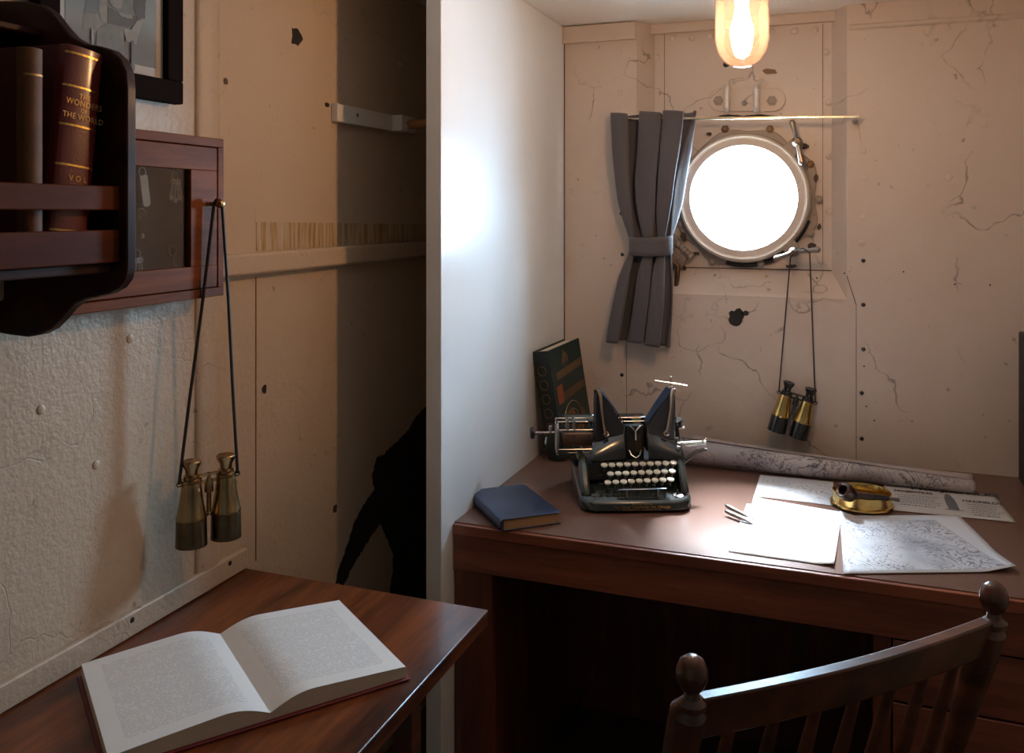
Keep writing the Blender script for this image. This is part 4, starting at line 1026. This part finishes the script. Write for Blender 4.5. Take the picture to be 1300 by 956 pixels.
# two type bar towers (wings)
for sx in (-1, 1):
    cx0 = .0205
    def X(v): return cx0 + sx*v
    outer = [(.030, .120), (.030, .190), (.040, .200), (.052, .222), (.070, .250), (.090, .276), (.100, .284), (.106, .278), (.108, .250), (.108, .130), (.100, .105)]
    g = MB().prism([(X(a), -.014, b_) for a, b_ in outer], (0, .046, 0)); g.build('type_bar_tower', M['black'], TW, bevel=.003)
    # fan of type bars down the slope
    g = MB()
    for k in range(9):
        f = k/8; top_ = Vector((X(.098 - .006*f), -.016 + .045*f, .283)); lo = Vector((X(.036), -.016 + .040*f, .196))
        mid = top_.lerp(lo, .5) + Vector((-sx*.003, -.001, .003))
        g.tube([top_ + Vector((0, -.002, .002)), mid, lo + Vector((-sx*.004, -.002, .003))], .0014, 6)
    g.build('type_bars', M['blued'], TW)
    # bright curved strap arm on the front
    pts = [Vector((X(a), y, b_)) for a, y, b_ in ((.106, .004, .276), (.104, -.008, .287), (.100, -.020, .286), (.096, -.025, .272), (.092, -.026, .235), (.086, -.026, .195), (.081, -.025, .170))]
    MB().tube(pts, [.0065, .007, .007, .007, .0072, .008, .009], 12, flat=(.35, 1)).ball(pts[-1], .0085, (1, .35, 1), 14).build('tower_arm', M['bronze'] if 0 else plain('copper_nickel', (.50, .37, .28), .24, 1, var=.25), TW)
    MB().lathe([(.0035, 0), (.0035, .002), (0, .0025)], pts[-1] + Vector((0, -.003, 0)), (0, -1, 0), 10).build('screw', M['blackgloss'], TW)
    # chrome lip along the lower edge of the front cover
    MB().tube([(X(.030), -.017, .190), (X(.034), -.020, .165), (X(.040), -.026, .140), (X(.062), -.036, .124), (X(.094), -.040, .114)], .0013, 6).build('trim_wire', M['steel'], TW)
    # ribbon spool
    sp = Vector((X(.116 if sx > 0 else .100), .035, .186))
    MB().lathe([(0, -.012), (.022, -.012), (.024, -.010), (.024, -.008), (.020, -.007), (.020, .004), (.024, .005), (.0245, .008), (.022, .010), (.006, .010), (.005, .014), (0, .014)], sp, (0, 0, 1), 28).build('ribbon_spool', M['greenblack'], TW)
# centre: type guide, segment and its bright parts
MB().box((-.004, .000, .085), (.046, .03, .185)).build('centre_frame', M['black'], TW, bevel=.003)
g = MB()
g.tube([(.006, -.006, .186), (.014, -.010, .180), (.020, -.012, .172), (.027, -.010, .180), (.035, -.006, .186)], .0024, 8).cyl((.0205, -.012, .150), (.0205, -.012, .172), .003)
g.tube([(.004, -.004, .120), (.010, -.012, .108), (.0205, -.018, .103), (.031, -.012, .108), (.037, -.004, .120)], .003, 8)
g.build('type_guide', M['steel'], TW)
g = MB()
for k in range(7): g.cyl((.006 + .0048*k, -.004, .115), (.006 + .0048*k, -.004, .165), .0009, seg=6)
g.build('guide_rods', M['oldbrass'], TW)
MB().box((-.012, .058, .170), (.064, .105, .196)).build('rear_plate', M['greenblack'], TW, bevel=.004)
bd = MB().lathe([(.013, 0), (.013, .001), (0, .001)], (.036, .0575, .1885), (0, -1, .5), 28).build('maker_badge', plain('badge_red', (.35, .05, .04), .4), TW)
MB().lathe([(.0105, 0), (.0105, .0014), (0, .0014)], (.036, .0572, .1885), (0, -1, .5), 28).build('badge_field', plain('badge_green', (.16, .22, .08), .4), bd)
# carriage: roller, rails, end plate and knob on the left; short end on the right
C0 = Vector((-.186, .035, .160)); C1 = Vector((.150, .035, .160))
MB().cyl((-.178, .035, .152), (.140, .035, .152), .018, seg=28).build('platen_roller', M['rubber'], TW)
g = MB(); 
def trough(u, v): a = math.radians(200 + 110*v); return Vector((-.176 + .11*u, .035 + .0235*math.cos(a), .150 + .0235*math.sin(a)))
MB().grid(lambda u, v: Vector((-.176 + .112*u, .011 - .004*math.sin(PI*v), .130 + .036*v)), 8, 8).build('paper_shield', plain('brown_shield', (.16, .105, .075), .35, .7, var=.3), TW, solid=.0015)
for x in (-.143, -.103): MB().lathe([(.0025, 0), (.0025, .001), (0, .001)], (x, .0072, .156), (0, -1, 0), 10).build('shield_hole', M['black'], TW)
for y, z, r in ((.012, .172, .0022), (.030, .190, .002), (.048, .196, .0018), (.010, .120, .0028), (.014, .110, .002), (.055, .128, .003)):
    x1_ = -.062 if z > .15 else -.06
    MB().cyl((-.184, y, z), (x1_ if y < .02 else .135, y, z), r, seg=10).build('carriage_rail', M['steel'], TW)
MB().prism([(-.190, y, z) for y, z in ((.004, .106), (.000, .150), (.006, .178), (.024, .194), (.050, .194), (.062, .170), (.060, .110))], (.006, 0, 0)).build('end_plate', M['dullsteel'], TW, bevel=.001)
MB().prism([(.140, y, z) for y, z in ((.010, .120), (.008, .150), (.014, .172), (.040, .180), (.056, .160), (.054, .120))], (.005, 0, 0)).build('end_plate', M['blackgloss'], TW, bevel=.001)
MB().cyl((-.250, .035, .160), (-.188, .035, .160), .0036).build('knob_shaft', M['steel'], TW)
MB().lathe([(0, 0), (.012, .0), (.0155, .002), (.0165, .006), (.0155, .011), (.009, .014), (0, .014)], (-.260, .035, .160), (1, 0, 0), 26).build('platen_knob', M['rubber'], TW)
MB().tube([(-.204, .035, .160), (-.205, .030, .172), (-.205, .028, .180)], [.003, .0045, .005], 10).tube([(-.190, .012, .190), (-.190, .008, .206)], [.003, .0045], 10).tube([(-.216, .03, .15), (-.219, .028, .132)], [.0028, .0022], 8).build('release_lever', M['steel'], TW)
for x in (-.160, -.142): MB().box((x - .003, .010, .170), (x + .003, .050, .200)).build('paper_guide', M['steel'], TW, bevel=.001)
MB().grid(lambda u, v: Vector((-.168 + .095*u, .050 + .02*v, .180 + .022*v)), 4, 4).build('paper_table', M['greenblack'], TW, solid=.002)
MB().cyl((.118, .045, .168), (.166, .045, .168), .004).cyl((.120, -.002, .137), (.214, -.002, .139), .0042).cyl((.158, -.002, .130), (.212, -.002, .134), .003).tube([(.195, -.002, .139), (.205, -.004, .143), (.213, -.006, .153)], [.002, .0022, .0025], 8).build('carriage_lever', M['steel'], TW)
g = MB()
for k, (x, y, z) in enumerate(((.130, -.03, .128), (.134, -.02, .140), (.128, -.012, .152), (.136, -.036, .120), (.127, -.04, .135), (.138, -.005, .125))): g.cyl((x, y, z), (x + .007, y - .004, z), .0055, seg=12)
g.build('side_gears', M['dullsteel'], TW)
MB().cyl((.126, -.012, .118), (.126, -.012, .175), .0025).build('side_post', M['steel'], TW)
# lifting handles
MB().tube([(.140, -.010, .088), (.152, -.014, .092), (.168, -.016, .106), (.184, -.014, .117), (.204, -.010, .121), (.213, -.008, .121)], [.012, .010, .0085, .008, .0075, .006], 14, flat=(.7, 1.1)).build('lifting_handle', M['blackgloss'], TW)
MB().tube([(-.128, .0, .080), (-.140, -.004, .086), (-.150, -.006, .100), (-.166, -.002, .112), (-.186, .004, .116)], [.012, .010, .0085, .008, .006], 14, flat=(.7, 1.1)).build('lifting_handle', M['blackgloss'], TW)
# paper rest pin and its fine rod over the right tower
MB().cyl((.119, -.002, .284), (.118, -.002, .314), .0018, seg=10).ball((.118, -.002, .315), .0034, seg=12).ball((.119, -.002, .290), .0036, seg=12).build('rest_pin', M['steel'], TW)
MB().cyl((.075, -.004, .307), (.162, -.004, .293), .0015, seg=10).build('rest_rod', plain('pale_brass_wire', (.80, .62, .38), .25, 1), TW)
# keys
def keyrow(n, xa_, za, xb_, zb_, y, rx=.0092):
    for k in range(n):
        f = k/(n - 1); x = xa_ + (xb_ - xa_)*f; z = za + (zb_ - za)*f
        ky = MB().lathe([(0, -.0035), (rx*.85, -.0035), (rx, -.0015), (rx, .001), (rx*.86, .0022), (rx*.5, .0015), (0, .0012)], (x, y, z), (0, -.22, 1), 18).build('key', M['ivory'], TW)
        MB().tube([(x, y, z - .003), (x, y + .002, z - .016), (x, y + .03, z - .020)], .0011, 6).build('key_lever', M['dullsteel'], ky)
keyrow(10, -.071, .098, .112, .102, -.062); keyrow(9, -.058, .082, .104, .087, -.085); keyrow(9, -.068, .066, .095, .072, -.106)
MB().tube([(-.044, -.128, .0530), (-.036, -.129, .0545), (.018, -.129, .0550), (.071, -.129, .0555), (.079, -.128, .0545)], [.0035, .0050, .0050, .0050, .0035], 12, flat=(.45, 1)).build('space_bar', plain('blue_steel', (.26, .30, .36), .22, 1), TW)
for x in (-.022, .058): MB().tube([(x, -.127, .053), (x, -.124, .030)], .0018, 8).build('space_bar_post', M['dullsteel'], TW)
MB().box((-.112, -.050, .055), (.120, -.018, .100)).build('key_bed', M['black'], TW, bevel=.002)
for z, y in ((.078, -.083), (.062, -.103)): MB().tube([(-.092, y, z), (-.080, y, z)], .0045, 10, flat=(.4, 1)).build('shift_key', M['blackgloss'], TW)
MB().lathe([(.013, 0), (.013, .001), (.011, .0016), (0, .0016)], (.112, -.116, .0345), (0, -.16, 1), 20).build('bell_plate', M['dullsteel'], TW)
MB().cyl((.110, -.116, .035), (.110, -.116, .045), .002).ball((.110, -.116, .046), .003, seg=10).tube([(.110, -.117, .038), (.119, -.117, .041)], .0015, 8).build('bell_lever', M['blackgloss'], TW)
g = MB()
for k in range(5):
    for j in range(2): g.ball((-.108 + .020*k, -.120 + .018*j, .0325 + .003*j), .0075, (1, .9, .35), 12)
g.build('base_studs', M['greenblack'], TW)

# ================================================================ chair
CL = Vector((-.167, 1.035, .945)); CRt = Vector((.194, 1.388, .945))
CH = empty('desk_chair', (-.05, 1.28, 0)); tag(CH, 'old dark wooden chair with ball finials pushed toward the desk', 'chair')
dirx = (CRt - CL).normalized(); bowd = Vector((dirx.y, -dirx.x, 0)); fwd = -bowd
def rake(z): return fwd*(.30*(.95 - max(z, .45)))
def crest(u, dz=0): return CL.lerp(CRt, u) + bowd*(.016*math.sin(PI*u)) + Vector((0, 0, dz))
sag = .0
def slat(z0, z1, th, name, k=.98):
    g = MB(); n = 24; prev = None
    for i in range(n + 1):
        u = .02 + .96*i/n; c = crest(u); t_ = (crest(min(1, u+.01)) - crest(u-.01)).normalized(); nn = Vector((t_.y, -t_.x, 0)) * th/2
        ring = [g.bm.verts.new(Vector((q.x, q.y, z))) for q, z in ((c - nn + rake(z0), z0), (c + nn + rake(z0), z0), (c + nn + rake(z1), z1), (c - nn + rake(z1), z1))]
        if prev:
            for a_ in range(4): g.bm.faces.new((prev[a_], prev[(a_+1) % 4], ring[(a_+1) % 4], ring[a_]))
        else: g.bm.faces.new(ring[::-1])
        prev = ring
    g.bm.faces.new(prev); return g.build(name, M['chairwood'], CH, bevel=.003)
slat(.888, .945, .020, 'crest_rail'); slat(.640, .675, .018, 'lower_rail')
for base in (CL, CRt):
    b_ = Vector((base.x, base.y, 0)); tilt = bowd*.0 + fwd*.0
    prf = [(.018, 0), (.018, .20), (.0215, .42), (.0215, .47), (.016, .50), (.0145, .70), (.0175, .80), (.020, .86), (.0215, .90), (.0215, .925), (.014, .934)]
    MB().tube([b_ + rake(z) + Vector((0, 0, z)) for r, z in prf], [r for r, z in prf], 20).build('back_post', M['chairwood'], CH)
    MB().lathe([(.011, .930), (.0165, .934), (.017, .940), (.010, .946), (.0085, .952), (.014, .958), (.0185, .968), (.0185, .978), (.014, .989), (.007, .994), (0, .995)], b_, (0, 0, 1), 28).build('finial', M['chairwood'], CH)
for k in range(7):
    u = (k + 1)/8; p = crest(u)
    MB().tube([Vector((p.x, p.y, z)) + rake(z) for z in (.672, .78, .892)], [.007, .010, .007], 12).build('spindle', M['chairwood'], CH)
sc = (CL + CRt)/2; sc.z = 0
g = MB(); o = []
for k in range(40):
    a = 2*PI*k/40; ca, sa = math.cos(a), math.sin(a); q = (abs(ca)**3.2 + abs(sa)**3.2)**(-1/3.2)
    o.append(sc + fwd*.35 + dirx*(.235*q*ca) + fwd*(.215*q*sa) + Vector((0, 0, .435)))
g.prism(o, (0, 0, .032)).build('seat', M['chairwood'], CH, bevel=.008)
for sx in (-1, 1):
    p = sc + fwd*.52 + dirx*(.19*sx)
    MB().lathe([(.016, 0), (.021, .15), (.018, .30), (.022, .434)], p, (0, 0, 1), 18).build('leg', M['chairwood'], CH)
    q = sc + fwd*.15 + dirx*(.24*sx)
    MB().tube([(p.x, p.y, .20), (q.x + (-dirx.x*.0), q.y, .20)], .010, 12).build('stretcher', M['chairwood'], CH)
fix_parent(CH)
